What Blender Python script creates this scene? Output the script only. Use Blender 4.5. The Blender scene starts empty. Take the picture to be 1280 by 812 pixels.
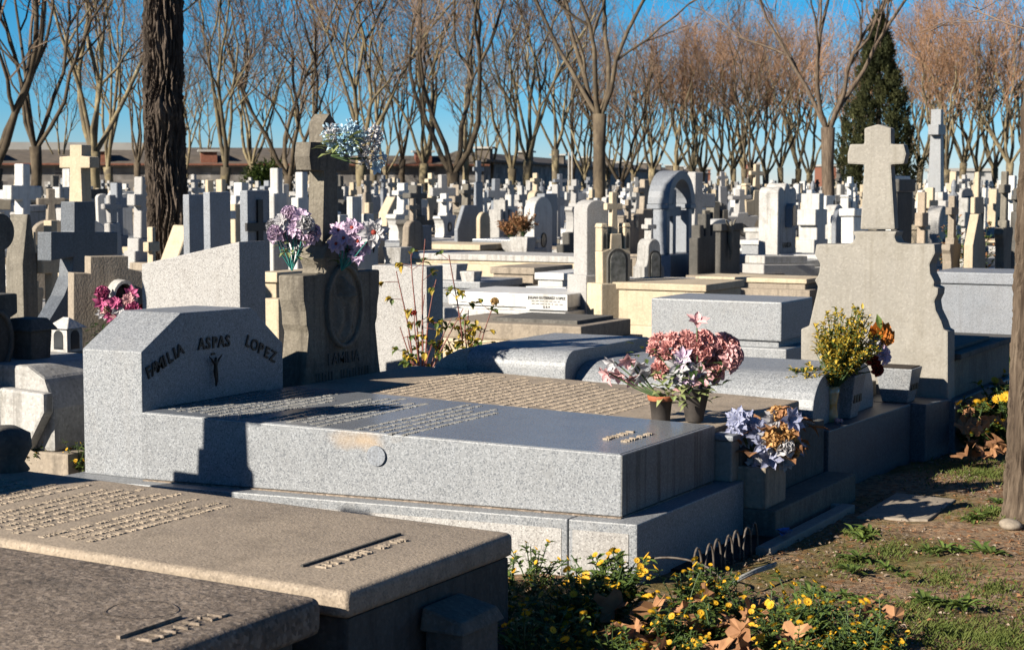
import bpy, bmesh, math, random
from mathutils import Vector, Matrix, noise
R = math.radians
PI = math.pi
rnd = random.Random(11)
scene = bpy.context.scene
col = scene.collection

# ------------------------------------------------------------------ camera model
F = 2200.0; PITCH = math.atan(178 / F); YAW = R(28.6); EYE = 1.6

def ray(px, py):
    x = (px - 640) / F; z = -(py - 406) / F; y = 1.0
    y, z = y * math.cos(PITCH) + z * math.sin(PITCH), -y * math.sin(PITCH) + z * math.cos(PITCH)
    c, s = math.cos(YAW), math.sin(YAW)
    return Vector((c * x - s * y, s * x + c * y, z))

def at(px, py, z=0.0):
    r = ray(px, py); t = (z - EYE) / r.z
    return Vector((r.x * t, r.y * t, z))

def onY(px, py, Y):
    r = ray(px, py); t = Y / r.y
    return Vector((r.x * t, Y, EYE + r.z * t))

def onX(px, py, X):
    r = ray(px, py); t = X / r.x
    return Vector((X, r.y * t, EYE + r.z * t))

FWD = Vector((-math.sin(YAW), math.cos(YAW), 0)); RGT = Vector((math.cos(YAW), math.sin(YAW), 0))

def ptD(px, D, py=228):
    r = ray(px, py); f = r.x * FWD.x + r.y * FWD.y
    t = D / f
    return Vector((r.x * t, r.y * t, EYE + r.z * t))

def px_of(p):
    f = p.x * FWD.x + p.y * FWD.y; r = p.x * RGT.x + p.y * RGT.y
    return 640 + F * r / (f * math.cos(PITCH) + 1e-6), f

# ------------------------------------------------------------------ mesh helper
class MB:
    def __init__(s):
        s.v = []; s.f = []; s.m = []; s.mi = 0
    def add(s, vs, fs):
        o = len(s.v); s.v.extend([tuple(p) for p in vs])
        for f in fs:
            s.f.append(tuple(i + o for i in f)); s.m.append(s.mi)
        return s
    def box(s, x0, x1, y0, y1, z0, z1, taper=0):
        t = taper
        vs = [(x0, y0, z0), (x1, y0, z0), (x1, y1, z0), (x0, y1, z0),
              (x0 + t, y0 + t, z1), (x1 - t, y0 + t, z1), (x1 - t, y1 - t, z1), (x0 + t, y1 - t, z1)]
        return s.add(vs, [(0, 3, 2, 1), (4, 5, 6, 7), (0, 1, 5, 4), (1, 2, 6, 5), (2, 3, 7, 6), (3, 0, 4, 7)])
    def hexa(s, b, t):
        return s.add(list(b) + list(t), [(0, 3, 2, 1), (4, 5, 6, 7), (0, 1, 5, 4), (1, 2, 6, 5), (2, 3, 7, 6), (3, 0, 4, 7)])
    def prismx(s, out, x0, x1):        # outline in (y,z), counter-clockwise seen from +X
        n = len(out)
        vs = [(x0, y, z) for y, z in out] + [(x1, y, z) for y, z in out]
        fs = [tuple(range(n - 1, -1, -1)), tuple(range(n, 2 * n))]
        fs += [(i, (i + 1) % n, n + (i + 1) % n, n + i) for i in range(n)]
        return s.add(vs, fs)
    def prismy(s, out, y0, y1):        # outline in (x,z), counter-clockwise seen from -Y
        n = len(out)
        vs = [(x, y0, z) for x, z in out] + [(x, y1, z) for x, z in out]
        fs = [tuple(range(n)), tuple(range(2 * n - 1, n - 1, -1))]
        fs += [((i + 1) % n, i, n + i, n + (i + 1) % n) for i in range(n)]
        return s.add(vs, fs)
    def prismz(s, out, z0, z1):
        n = len(out)
        vs = [(x, y, z0) for x, y in out] + [(x, y, z1) for x, y in out]
        fs = [tuple(range(n - 1, -1, -1)), tuple(range(n, 2 * n))]
        fs += [(i, (i + 1) % n, n + (i + 1) % n, n + i) for i in range(n)]
        return s.add(vs, fs)
    def lathe(s, prof, n=20, c=(0, 0, 0), cap=True):
        vs = []; fs = []
        for r, z in prof:
            for k in range(n):
                a = 2 * PI * k / n
                vs.append((c[0] + r * math.cos(a), c[1] + r * math.sin(a), c[2] + z))
        m = len(prof)
        for j in range(m - 1):
            for k in range(n):
                fs.append((j * n + k, j * n + (k + 1) % n, (j + 1) * n + (k + 1) % n, (j + 1) * n + k))
        if cap:
            fs.append(tuple(range(n - 1, -1, -1))); fs.append(tuple((m - 1) * n + k for k in range(n)))
        return s.add(vs, fs)
    def tube(s, pts, rad, n=5, cap=True):
        pts = [Vector(p) for p in pts]
        vs = []; fs = []; m = len(pts)
        ref = Vector((0.31, 0.95, 0.1))
        for i, p in enumerate(pts):
            d = (pts[min(i + 1, m - 1)] - pts[max(i - 1, 0)])
            if d.length < 1e-9: d = Vector((0, 0, 1))
            d.normalize()
            a = d.cross(ref)
            if a.length < 0.05: a = d.cross(Vector((1, 0, 0)))
            a.normalize(); b = d.cross(a)
            r = rad[i] if hasattr(rad, '__len__') else rad
            for k in range(n):
                t = 2 * PI * k / n
                vs.append(p + a * (r * math.cos(t)) + b * (r * math.sin(t)))
        for i in range(m - 1):
            for k in range(n):
                fs.append((i * n + k, i * n + (k + 1) % n, (i + 1) * n + (k + 1) % n, (i + 1) * n + k))
        if cap and n > 2:
            fs.append(tuple(range(n - 1, -1, -1))); fs.append(tuple((m - 1) * n + k for k in range(n)))
        return s.add(vs, fs)
    def leaf(s, p, d, up, L, W, fold=0.25, curl=0.2):
        p = Vector(p); d = Vector(d).normalized()
        side = d.cross(Vector(up))
        if side.length < 1e-4: side = d.cross(Vector((1, 0.2, 0)))
        side.normalize(); nn = side.cross(d)
        vs = [p, p + d * L * .28 + side * W * .42 + nn * W * fold * .7, p + d * L * .62 + side * W * .5 + nn * (W * fold - L * curl * .2),
              p + d * L - nn * L * curl, p + d * L * .62 - side * W * .5 + nn * (W * fold - L * curl * .2), p + d * L * .28 - side * W * .42 + nn * W * fold * .7,
              p + d * L * .3, p + d * L * .65 - nn * L * curl * .25]
        return s.add(vs, [(0, 6, 1), (1, 6, 7, 2), (2, 7, 3), (0, 5, 6), (5, 4, 7, 6), (4, 3, 7)])
    def petal(s, p, d, up, L, W, cup=.3, curl=.2, ruf=0.0, r=None):
        p = Vector(p); d = Vector(d).normalized(); side = d.cross(Vector(up))
        if side.length < 1e-4: side = d.cross(Vector((1, .2, 0)))
        side.normalize(); nn = side.cross(d); o = len(s.v); st = ((0, .18), (.3, .7), (.62, 1.0), (.86, .78), (1.0, .3)); vs_ = []
        for i, (f, w) in enumerate(st):
            for j in (-1, -.5, 0, .5, 1):
                z = W * cup * (j * j) * (1 - .3 * f) - L * curl * f * f
                if ruf: z += r.uniform(-ruf, ruf) * W * f
                ff = f - (.06 * j * j * f if i < 4 else .1 * j * j)
                vs_.append(p + d * (L * ff) + side * (W * .5 * w * j) + nn * z)
        fs_ = [(a * 5 + b, a * 5 + b + 1, a * 5 + b + 6, a * 5 + b + 5) for a in range(4) for b in range(4)]
        return s.add(vs_, fs_)
    def ball(s, c, r, n=8, m=5, sz=1.0):
        prof = [(max(1e-4, r * math.sin(PI * j / m)), -r * sz * math.cos(PI * j / m)) for j in range(m + 1)]
        return s.lathe(prof, n, c, cap=False)
    def mesh(s, name, mats, smooth=False, bevel=0, seg=2):
        me = bpy.data.meshes.new(name); me.from_pydata(s.v, [], s.f)
        for m in (mats if isinstance(mats, (list, tuple)) else [mats]): me.materials.append(m)
        if len(me.materials) > 1: me.polygons.foreach_set('material_index', s.m)
        if bevel:
            b = bmesh.new(); b.from_mesh(me)
            bmesh.ops.recalc_face_normals(b, faces=b.faces)
            es = [e for e in b.edges if len(e.link_faces) == 2 and e.calc_face_angle(0) > R(25)]
            bmesh.ops.bevel(b, geom=es, offset=bevel, offset_type='OFFSET', segments=seg, profile=0.6, affect='EDGES', clamp_overlap=True)
            b.to_mesh(me); b.free()
        if smooth: me.polygons.foreach_set('use_smooth', [True] * len(me.polygons))
        me.update(); return me
    def build(s, name, mats, parent=None, smooth=False, bevel=0, seg=2, loc=None):
        return link(name, s.mesh(name, mats, smooth, bevel, seg), parent, loc)

def link(name, me, parent=None, loc=None):
    o = bpy.data.objects.new(name, me); col.objects.link(o)
    if parent is not None: o.parent = parent
    if loc is not None: o.location = loc
    return o

def thing(name, label, cat, loc=(0, 0, 0), rz=0, group=None):
    o = bpy.data.objects.new(name, None); o.empty_display_size = .1; col.objects.link(o)
    o.location = loc; o.rotation_euler = (0, 0, rz); tag(o, label, cat, group); return o

def tag(o, label, cat, group=None, kind=None):
    if label: o['label'] = label
    if cat: o['category'] = cat
    if group: o['group'] = group
    if kind: o['kind'] = kind
    return o

def kids(o): return [c for c in bpy.data.objects if c.parent == o]

def copy_tree(src, parent=None, ch=None):
    c = src.copy(); col.objects.link(c); c.parent = parent
    for k in (ch if ch is not None else list(src.children)):
        copy_tree(k, c)
    return c

def setmat(o, m, i=0):
    o.material_slots[i].link = 'OBJECT'; o.material_slots[i].material = m

def sym(half):      # half outline, y>=0, bottom to top -> closed outline ccw from +X
    left = [(-y, z) for y, z in reversed(half) if y > 1e-6]
    return half + left

# ------------------------------------------------------------------ materials
def newmat(name):
    m = bpy.data.materials.new(name); m.use_nodes = True
    nt = m.node_tree; nt.nodes.clear()
    out = nt.nodes.new('ShaderNodeOutputMaterial'); b = nt.nodes.new('ShaderNodeBsdfPrincipled')
    nt.links.new(b.outputs[0], out.inputs[0])
    return m, nt, b

def N(nt, t, **kw):
    n = nt.nodes.new(t)
    for k, v in kw.items():
        if k in n.inputs: n.inputs[k].default_value = v
        else: setattr(n, k, v)
    return n

def ramp(nt, src, stops):
    r = nt.nodes.new('ShaderNodeValToRGB'); e = r.color_ramp.elements
    while len(e) < len(stops): e.new(0.5)
    for i, (p, c) in enumerate(stops):
        e[i].position = p; e[i].color = (c, c, c, 1) if not hasattr(c, '__len__') else (*c, 1)
    nt.links.new(src, r.inputs[0]); return r.outputs[0]

def mix(nt, fac, a, b, mode='MIX'):
    n = nt.nodes.new('ShaderNodeMix'); n.data_type = 'RGBA'; n.blend_type = mode
    for s, v in ((n.inputs[0], fac), (n.inputs[6], a), (n.inputs[7], b)):
        if hasattr(v, 'links'): nt.links.new(v, s)
        elif hasattr(v, '__len__'): s.default_value = (*v, 1)
        else: s.default_value = v
    return n.outputs[2]

def coords(nt, scale=(1, 1, 1)):
    tc = nt.nodes.new('ShaderNodeTexCoord'); oi = nt.nodes.new('ShaderNodeObjectInfo')
    mu = nt.nodes.new('ShaderNodeMath'); mu.operation = 'MULTIPLY'; mu.inputs[1].default_value = 53.7
    nt.links.new(oi.outputs['Random'], mu.inputs[0])
    ad = nt.nodes.new('ShaderNodeVectorMath'); ad.operation = 'ADD'
    nt.links.new(tc.outputs['Object'], ad.inputs[0]); nt.links.new(mu.outputs[0], ad.inputs[1])
    return ad.outputs[0], oi

def stone(name, c, c2, grain=110, gamt=.5, stain=(.09, .075, .055), samt=.3, streak=.3, rough=.6, bump=.15, var=.16, gd=(.08, .085, .1), spec=.35, pits=0):
    c, c2, gd, stain = [tuple(x * .58 for x in q) for q in (c, c2, gd, stain)]
    m, nt, b = newmat(name); v, oi = coords(nt)
    L = nt.links
    n1 = N(nt, 'ShaderNodeTexNoise', Scale=2.3, Detail=6.0, Roughness=.62); L.new(v, n1.inputs['Vector'])
    base = mix(nt, ramp(nt, n1.outputs['Fac'], [(.32, 0.), (.68, 1.)]), c, c2)
    vo = N(nt, 'ShaderNodeTexVoronoi', Scale=float(grain)); L.new(v, vo.inputs['Vector'])
    sp = nt.nodes.new('ShaderNodeSeparateColor'); L.new(vo.outputs['Color'], sp.inputs[0])
    dk = ramp(nt, sp.outputs[0], [(.66, 0.), (.82, gamt)])
    base = mix(nt, dk, base, gd)
    lt = ramp(nt, sp.outputs[1], [(.7, 0.), (.86, gamt * .8)])
    base = mix(nt, lt, base, tuple(min(.95, x * 1.5 + .05) for x in c))
    # weather stains: soft blotches and vertical run marks
    n2 = N(nt, 'ShaderNodeTexNoise', Scale=5.5, Detail=9.0, Roughness=.72); L.new(v, n2.inputs['Vector'])
    base = mix(nt, ramp(nt, n2.outputs['Fac'], [(.5, 0.), (.75, samt)]), base, stain)
    mp = N(nt, 'ShaderNodeMapping'); mp.inputs['Scale'].default_value = (20, 20, .9); L.new(v, mp.inputs['Vector'])
    n3 = N(nt, 'ShaderNodeTexNoise', Scale=1.0, Detail=5.0, Roughness=.65); L.new(mp.outputs[0], n3.inputs['Vector'])
    geo = nt.nodes.new('ShaderNodeNewGeometry'); sx = nt.nodes.new('ShaderNodeSeparateXYZ'); L.new(geo.outputs['True Normal'], sx.inputs[0])
    ab = nt.nodes.new('ShaderNodeMath'); ab.operation = 'ABSOLUTE'; L.new(sx.outputs[2], ab.inputs[0])
    vert = ramp(nt, ab.outputs[0], [(.2, 1.), (.6, 0.)])
    sm = nt.nodes.new('ShaderNodeMath'); sm.operation = 'MULTIPLY'; L.new(vert, sm.inputs[0])
    L.new(ramp(nt, n3.outputs['Fac'], [(.5, 0.), (.72, streak)]), sm.inputs[1])
    base = mix(nt, sm.outputs[0], base, stain)
    # each stone its own tone
    hs = nt.nodes.new('ShaderNodeHueSaturation'); L.new(base, hs.inputs['Color'])
    mr = nt.nodes.new('ShaderNodeMapRange'); L.new(oi.outputs['Random'], mr.inputs[0])
    mr.inputs[3].default_value = 1 - var; mr.inputs[4].default_value = 1 + var * .7
    L.new(mr.outputs[0], hs.inputs['Value'])
    L.new(hs.outputs[0], b.inputs['Base Color'])
    b.inputs['Roughness'].default_value = rough; b.inputs['Specular IOR Level'].default_value = spec
    n4 = N(nt, 'ShaderNodeTexNoise', Scale=float(grain) * .8, Detail=3.0); L.new(v, n4.inputs['Vector'])
    hgt = nt.nodes.new('ShaderNodeMath'); hgt.operation = 'MULTIPLY_ADD'; L.new(n2.outputs['Fac'], hgt.inputs[0]); hgt.inputs[1].default_value = 1.5 + pits
    L.new(n4.outputs['Fac'], hgt.inputs[2])
    bp = N(nt, 'ShaderNodeBump', Strength=bump, Distance=.01); L.new(hgt.outputs[0], bp.inputs['Height']); L.new(bp.outputs[0], b.inputs['Normal'])
    return m

def simple(name, c, c2=None, scale=20, rough=.6, var=.15, spec=.3, trans=0, bump=0, metal=0, detail=4.):
    c = tuple(x * .64 for x in c); c2 = tuple(x * .64 for x in c2) if c2 else None
    m, nt, b = newmat(name); v, oi = coords(nt); L = nt.links
    n1 = N(nt, 'ShaderNodeTexNoise', Scale=float(scale), Detail=detail, Roughness=.6); L.new(v, n1.inputs['Vector'])
    base = mix(nt, ramp(nt, n1.outputs['Fac'], [(.35, 0.), (.65, 1.)]), c, c2 or tuple(x * .7 for x in c))
    hs = nt.nodes.new('ShaderNodeHueSaturation'); L.new(base, hs.inputs['Color'])
    mr = nt.nodes.new('ShaderNodeMapRange'); L.new(oi.outputs['Random'], mr.inputs[0])
    mr.inputs[3].default_value = 1 - var; mr.inputs[4].default_value = 1 + var
    L.new(mr.outputs[0], hs.inputs['Value']); L.new(hs.outputs[0], b.inputs['Base Color'])
    b.inputs['Roughness'].default_value = rough; b.inputs['Specular IOR Level'].default_value = spec; b.inputs['Metallic'].default_value = metal
    if bump:
        bp = N(nt, 'ShaderNodeBump', Strength=bump, Distance=.01); L.new(n1.outputs['Fac'], bp.inputs['Height']); L.new(bp.outputs[0], b.inputs['Normal'])
    if trans:
        tr = nt.nodes.new('ShaderNodeBsdfTranslucent'); L.new(hs.outputs[0], tr.inputs[0])
        ms = nt.nodes.new('ShaderNodeMixShader'); ms.inputs[0].default_value = trans
        L.new(b.outputs[0], ms.inputs[1]); L.new(tr.outputs[0], ms.inputs[2])
        out = [n for n in nt.nodes if n.type == 'OUTPUT_MATERIAL'][0]; L.new(ms.outputs[0], out.inputs[0])
    return m

M = {}
M['granite'] = stone('grey_granite', (.285, .3, .32), (.325, .34, .36), 185, .7, (.22, .19, .15), .22, .12, .5, .08, .05, (.13, .145, .17), pits=0)
M['granite_top'] = stone('polished_grey_granite', (.23, .25, .28), (.27, .29, .32), 240, .35, (.14, .13, .12), .3, .1, .27, .03, .05, spec=.5)
M['slab_letters'] = stone('worn_cast_letters', (.27, .265, .25), (.2, .2, .195), 120, .2)
M['granite_slab'] = stone('run_stained_granite', (.285, .3, .32), (.325, .34, .36), 185, .7, (.1, .09, .075), .15, .08, .5, .08, .05, (.13, .145, .17))
M['granite_end'] = stone('streaked_granite_end', (.24, .24, .235), (.275, .27, .26), 210, .6, (.03, .027, .024), .3, 1.0, .55, .08, .05, (.11, .115, .12))
M['granite_dark'] = stone('dark_blue_granite', (.1, .118, .145), (.13, .148, .175), 170, .5, (.05, .05, .05), .3, .3, .5, .1, .05, (.04, .045, .055))
M['granite_pale'] = stone('pale_bush_hammered_granite', (.44, .43, .42), (.49, .48, .47), 170, .55, (.25, .21, .16), .2, .15, .75, .25, .08, (.2, .19, .19))
M['granite_blue'] = stone('blue_grey_granite', (.25, .275, .315), (.3, .32, .355), 180, .5, (.14, .13, .12), .3, .25, .55, .1, .15)
M['white'] = stone('white_marble', (.8, .79, .77), (.62, .62, .61), 60, .12, (.22, .2, .17), .45, .5, .5, .08, .2, (.4, .4, .4))
M['pale'] = stone('pale_grey_stone', (.62, .6, .57), (.46, .45, .44), 80, .25, (.13, .115, .09), .6, .65, .7, .15, .25, (.2, .2, .2))
M['cream'] = stone('cream_limestone', (.7, .585, .42), (.58, .475, .335), 70, .15, (.2, .16, .11), .35, .35, .8, .2, .12, (.3, .25, .18))
M['beige'] = stone('beige_weathered_stone', (.42, .35, .27), (.33, .28, .225), 70, .2, (.08, .068, .055), .45, .5, .85, .25, .15, (.14, .12, .1))
M['concrete'] = stone('weathered_grey_cement', (.4, .375, .33), (.33, .31, .275), 85, .15, (.2, .175, .13), .5, .35, .85, .25, .05, (.17, .16, .14))
M['tan'] = stone('tan_cement_slab', (.5, .405, .305), (.38, .31, .24), 140, .28, (.1, .078, .058), .55, .35, .8, .3, .04, (.09, .075, .06))
M['brown'] = stone('mottled_brown_stone', (.36, .285, .22), (.22, .17, .13), 75, .45, (.04, .033, .028), .7, .4, .75, .5, .05, (.04, .035, .03), pits=2)
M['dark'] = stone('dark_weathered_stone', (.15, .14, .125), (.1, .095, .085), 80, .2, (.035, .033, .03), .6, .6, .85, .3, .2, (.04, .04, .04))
M['oldgrey'] = stone('lichened_grey_stone', (.27, .245, .2), (.18, .16, .13), 80, .2, (.06, .052, .042), .6, .55, .85, .35, .15, (.08, .075, .065))
M['monument_grey'] = stone('dark_lichened_cement', (.25, .22, .17), (.15, .13, .105), 90, .2, (.05, .042, .033), .75, .8, .85, .4, .1, (.07, .06, .05))
M['black'] = simple('black_painted_iron', (.02, .02, .02), (.035, .03, .028), 30, .5, .1)
M['bronze'] = simple('dark_bronze', (.045, .035, .025), (.02, .017, .015), 30, .45, .1, metal=.5)
M['photo'] = simple('oval_enamel_photo', (.12, .13, .12), (.3, .3, .28), 14, .15, .1, spec=.6)
M['glassdark'] = simple('dark_window_glass', (.03, .035, .04), (.05, .055, .06), 8, .12, .1, spec=.6)
M['pot'] = simple('dark_plastic_pot', (.075, .065, .06), (.05, .045, .042), 25, .55, .05)
M['terracotta'] = simple('terracotta_rim', (.5, .16, .07), (.32, .1, .05), 30, .7, .05)
M['leaf'] = simple('green_leaf', (.09, .16, .035), (.17, .22, .05), 30, .5, .25, trans=.25)
M['leaf_pale'] = simple('pale_green_leaf', (.3, .38, .14), (.42, .45, .2), 20, .6, .15, trans=.25)
M['leaf_dark'] = simple('dark_green_leaf', (.03, .065, .02), (.05, .09, .025), 20, .5, .2, trans=.15)
M['leaf_olive'] = simple('olive_yellow_leaf', (.85, .56, .07), (.45, .36, .05), 14, .6, .2, trans=.3)
M['pink'] = simple('coral_pink_petal', (1.0, .33, .3), (1.1, .7, .66), 45, .65, .12, trans=.25)
M['pinkpale'] = simple('pale_pink_petal', (.95, .68, .66), (.85, .35, .38), 30, .6, .12, trans=.25)
M['lilac'] = simple('lilac_petal', (.78, .52, .8), (1.0, .84, .98), 14, .6, .12, trans=.3)
M['whitep'] = simple('cream_white_petal', (.75, .74, .72), (.62, .6, .66), 14, .6, .08, trans=.3)
M['sky_petal'] = simple('pale_blue_petal', (.42, .75, 1.0), (.85, 1.0, 1.1), 18, .6, .1, trans=.3)
M['blue_petal'] = simple('periwinkle_petal', (.28, .32, .6), (.66, .68, .8), 12, .6, .12, trans=.3)
M['magenta'] = simple('magenta_petal', (.55, .05, .22), (.65, .2, .35), 18, .6, .15, trans=.25)
M['yellow'] = simple('marigold_petal', (.85, .42, .02), (.9, .56, .03), 40, .6, .1, trans=.25)
M['paleyellow'] = simple('pale_yellow_petal', (.75, .55, .25), (.7, .4, .15), 30, .6, .1, trans=.3)
M['gold'] = simple('faded_gold_petal', (.95, .62, .3), (.8, .4, .12), 20, .6, .1, trans=.3)
M['orange'] = simple('orange_paper', (.72, .25, .02), (.6, .17, .02), 10, .6, .1, trans=.3)
M['redp'] = simple('dark_red_petal', (.4, .03, .03), (.5, .09, .05), 20, .6, .15, trans=.2)
M['dryleaf'] = simple('dry_plane_leaf', (.48, .25, .12), (.3, .14, .065), 16, .75, .3, trans=.15)
M['twigred'] = simple('reddish_rose_cane', (.27, .07, .06), (.22, .09, .06), 40, .6, .2)
M['stemgreen'] = simple('green_stem', (.08, .13, .05), (.05, .09, .03), 30, .6, .2)
M['teal'] = simple('teal_plastic_stem', (.03, .28, .24), (.04, .2, .18), 10, .5, .1)
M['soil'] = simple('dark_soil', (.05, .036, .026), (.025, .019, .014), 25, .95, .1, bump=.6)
M['brick'] = simple('red_brick', (.3, .12, .075), (.2, .08, .05), 6, .85, .15)
M['rooftile'] = simple('grey_brown_roof', (.17, .14, .115), (.11, .095, .08), 1.5, .85, .1)
M['metalroof'] = simple('pale_metal_roof', (.5, .48, .44), (.42, .4, .37), .5, .5, .05)
M['cord'] = simple('frayed_grey_rope', (.4, .4, .38), (.2, .2, .19), 60, .8, .1)
M['iron'] = simple('weathered_wire', (.16, .14, .12), (.07, .05, .04), 40, .6, .1)
M['bluecloth'] = simple('blue_paper', (.1, .25, .6), (.07, .18, .5), 20, .7, .1)

def bark(name, c1, c2, c3, sc=(9, 9, 1.3), patch=None, bump=.8):
    m, nt, b = newmat(name); v, oi = coords(nt); L = nt.links
    mp = N(nt, 'ShaderNodeMapping'); mp.inputs['Scale'].default_value = sc; L.new(v, mp.inputs['Vector'])
    n1 = N(nt, 'ShaderNodeTexNoise', Scale=1.0, Detail=7.0, Roughness=.68, Distortion=.4); L.new(mp.outputs[0], n1.inputs['Vector'])
    c1, c2, c3 = [tuple(x * .74 for x in q) for q in (c1, c2, c3)]; patch = tuple(x * .74 for x in patch) if patch else None
    base = ramp(nt, n1.outputs['Fac'], [(.3, c1), (.5, c2), (.7, c3)])
    if patch:
        n2 = N(nt, 'ShaderNodeTexNoise', Scale=2.2, Detail=3.0); L.new(v, n2.inputs['Vector'])
        base = mix(nt, ramp(nt, n2.outputs['Fac'], [(.5, 0.), (.56, 1.)]), base, patch)
    hs = nt.nodes.new('ShaderNodeHueSaturation'); L.new(base, hs.inputs['Color'])
    mr = nt.nodes.new('ShaderNodeMapRange'); L.new(oi.outputs['Random'], mr.inputs[0]); mr.inputs[3].default_value = .7; mr.inputs[4].default_value = 1.15
    L.new(mr.outputs[0], hs.inputs['Value']); L.new(hs.outputs[0], b.inputs['Base Color'])
    b.inputs['Roughness'].default_value = .9; b.inputs['Specular IOR Level'].default_value = .1
    bp = N(nt, 'ShaderNodeBump', Strength=bump, Distance=.02); L.new(n1.outputs['Fac'], bp.inputs['Height']); L.new(bp.outputs[0], b.inputs['Normal'])
    return m
M['bark_plane'] = bark('mottled_plane_bark', (.1, .078, .05), (.23, .185, .11), (.34, .29, .18), (3, 3, 1.6), (.14, .115, .08), .3)
M['bark_dark'] = bark('dark_plane_bark', (.045, .035, .028), (.1, .078, .055), (.19, .15, .1), (3, 3, 1.6), None, .3)
M['bark_rough'] = bark('furrowed_bark', (.025, .019, .016), (.1, .078, .062), (.19, .15, .12), (22, 22, 5), None, .9)
M['bark_pale'] = bark('pale_grey_bark', (.05, .036, .028), (.12, .09, .066), (.2, .155, .115), (22, 22, 3), None, .8)
M['twig'] = simple('brown_twig', (.24, .17, .12), (.14, .1, .075), 3, .9, .2)
M['twig_red'] = simple('russet_twig', (.42, .25, .15), (.26, .155, .095), 2, .9, .2)
M['conifer'] = simple('conifer_foliage', (.022, .033, .011), (.1, .105, .035), 1.2, .8, .05, trans=.1)

# ------------------------------------------------------------------ world, sun, camera
W = bpy.data.worlds.new('World'); scene.world = W; W.use_nodes = True
nt = W.node_tree; nt.nodes.clear()
wo = nt.nodes.new('ShaderNodeOutputWorld'); bg = nt.nodes.new('ShaderNodeBackground'); sk = nt.nodes.new('ShaderNodeTexSky')
SUN_AZ = R(26); SUN_EL = R(24.5)
sk.sky_type = 'NISHITA'; sk.sun_disc = False; sk.sun_elevation = SUN_EL; sk.sun_rotation = PI + SUN_AZ
sk.altitude = 1500; sk.air_density = 1.0; sk.dust_density = 0.0; sk.ozone_density = 2.5
_tc = nt.nodes.new('ShaderNodeTexCoord'); _sx = nt.nodes.new('ShaderNodeSeparateXYZ'); nt.links.new(_tc.outputs['Generated'], _sx.inputs[0])
_tint = ramp(nt, _sx.outputs[2], [(0.0, (.6, .68, .92)), (.04, (.3, .64, .94)), (.1, (.12, .6, .9)), (.4, (.09, .36, .62))])
nt.links.new(mix(nt, 1.0, sk.outputs[0], _tint, 'MULTIPLY'), bg.inputs[0]); nt.links.new(bg.outputs[0], wo.inputs[0]); bg.inputs[1].default_value = .05
sd = bpy.data.lights.new('sun', 'SUN'); sd.energy = 5.0; sd.angle = R(.5); sd.color = (1, .915, .78)
so = bpy.data.objects.new('sun', sd); col.objects.link(so)
Ld = Vector((math.sin(SUN_AZ) * math.cos(SUN_EL), math.cos(SUN_AZ) * math.cos(SUN_EL), -math.sin(SUN_EL)))
so.rotation_euler = Ld.to_track_quat('-Z', 'Y').to_euler()
cd = bpy.data.cameras.new('camera'); cam = bpy.data.objects.new('camera', cd); col.objects.link(cam)
cam.location = (0, 0, EYE); cam.rotation_euler = (PI / 2 - PITCH, 0, YAW)
cd.sensor_width = 36; cd.lens = F / 1280 * 36; cd.clip_end = 3000; cd.clip_start = .1
cd.dof.use_dof = True; cd.dof.focus_distance = 8.0; cd.dof.aperture_fstop = 9.0
scene.camera = cam
vs = scene.view_settings; vs.view_transform = 'Standard'; vs.look = 'None'; vs.exposure = 1.32; vs.gamma = 1
scene.cycles.max_bounces = 6; scene.cycles.diffuse_bounces = 1; scene.cycles.transparent_max_bounces = 4

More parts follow.
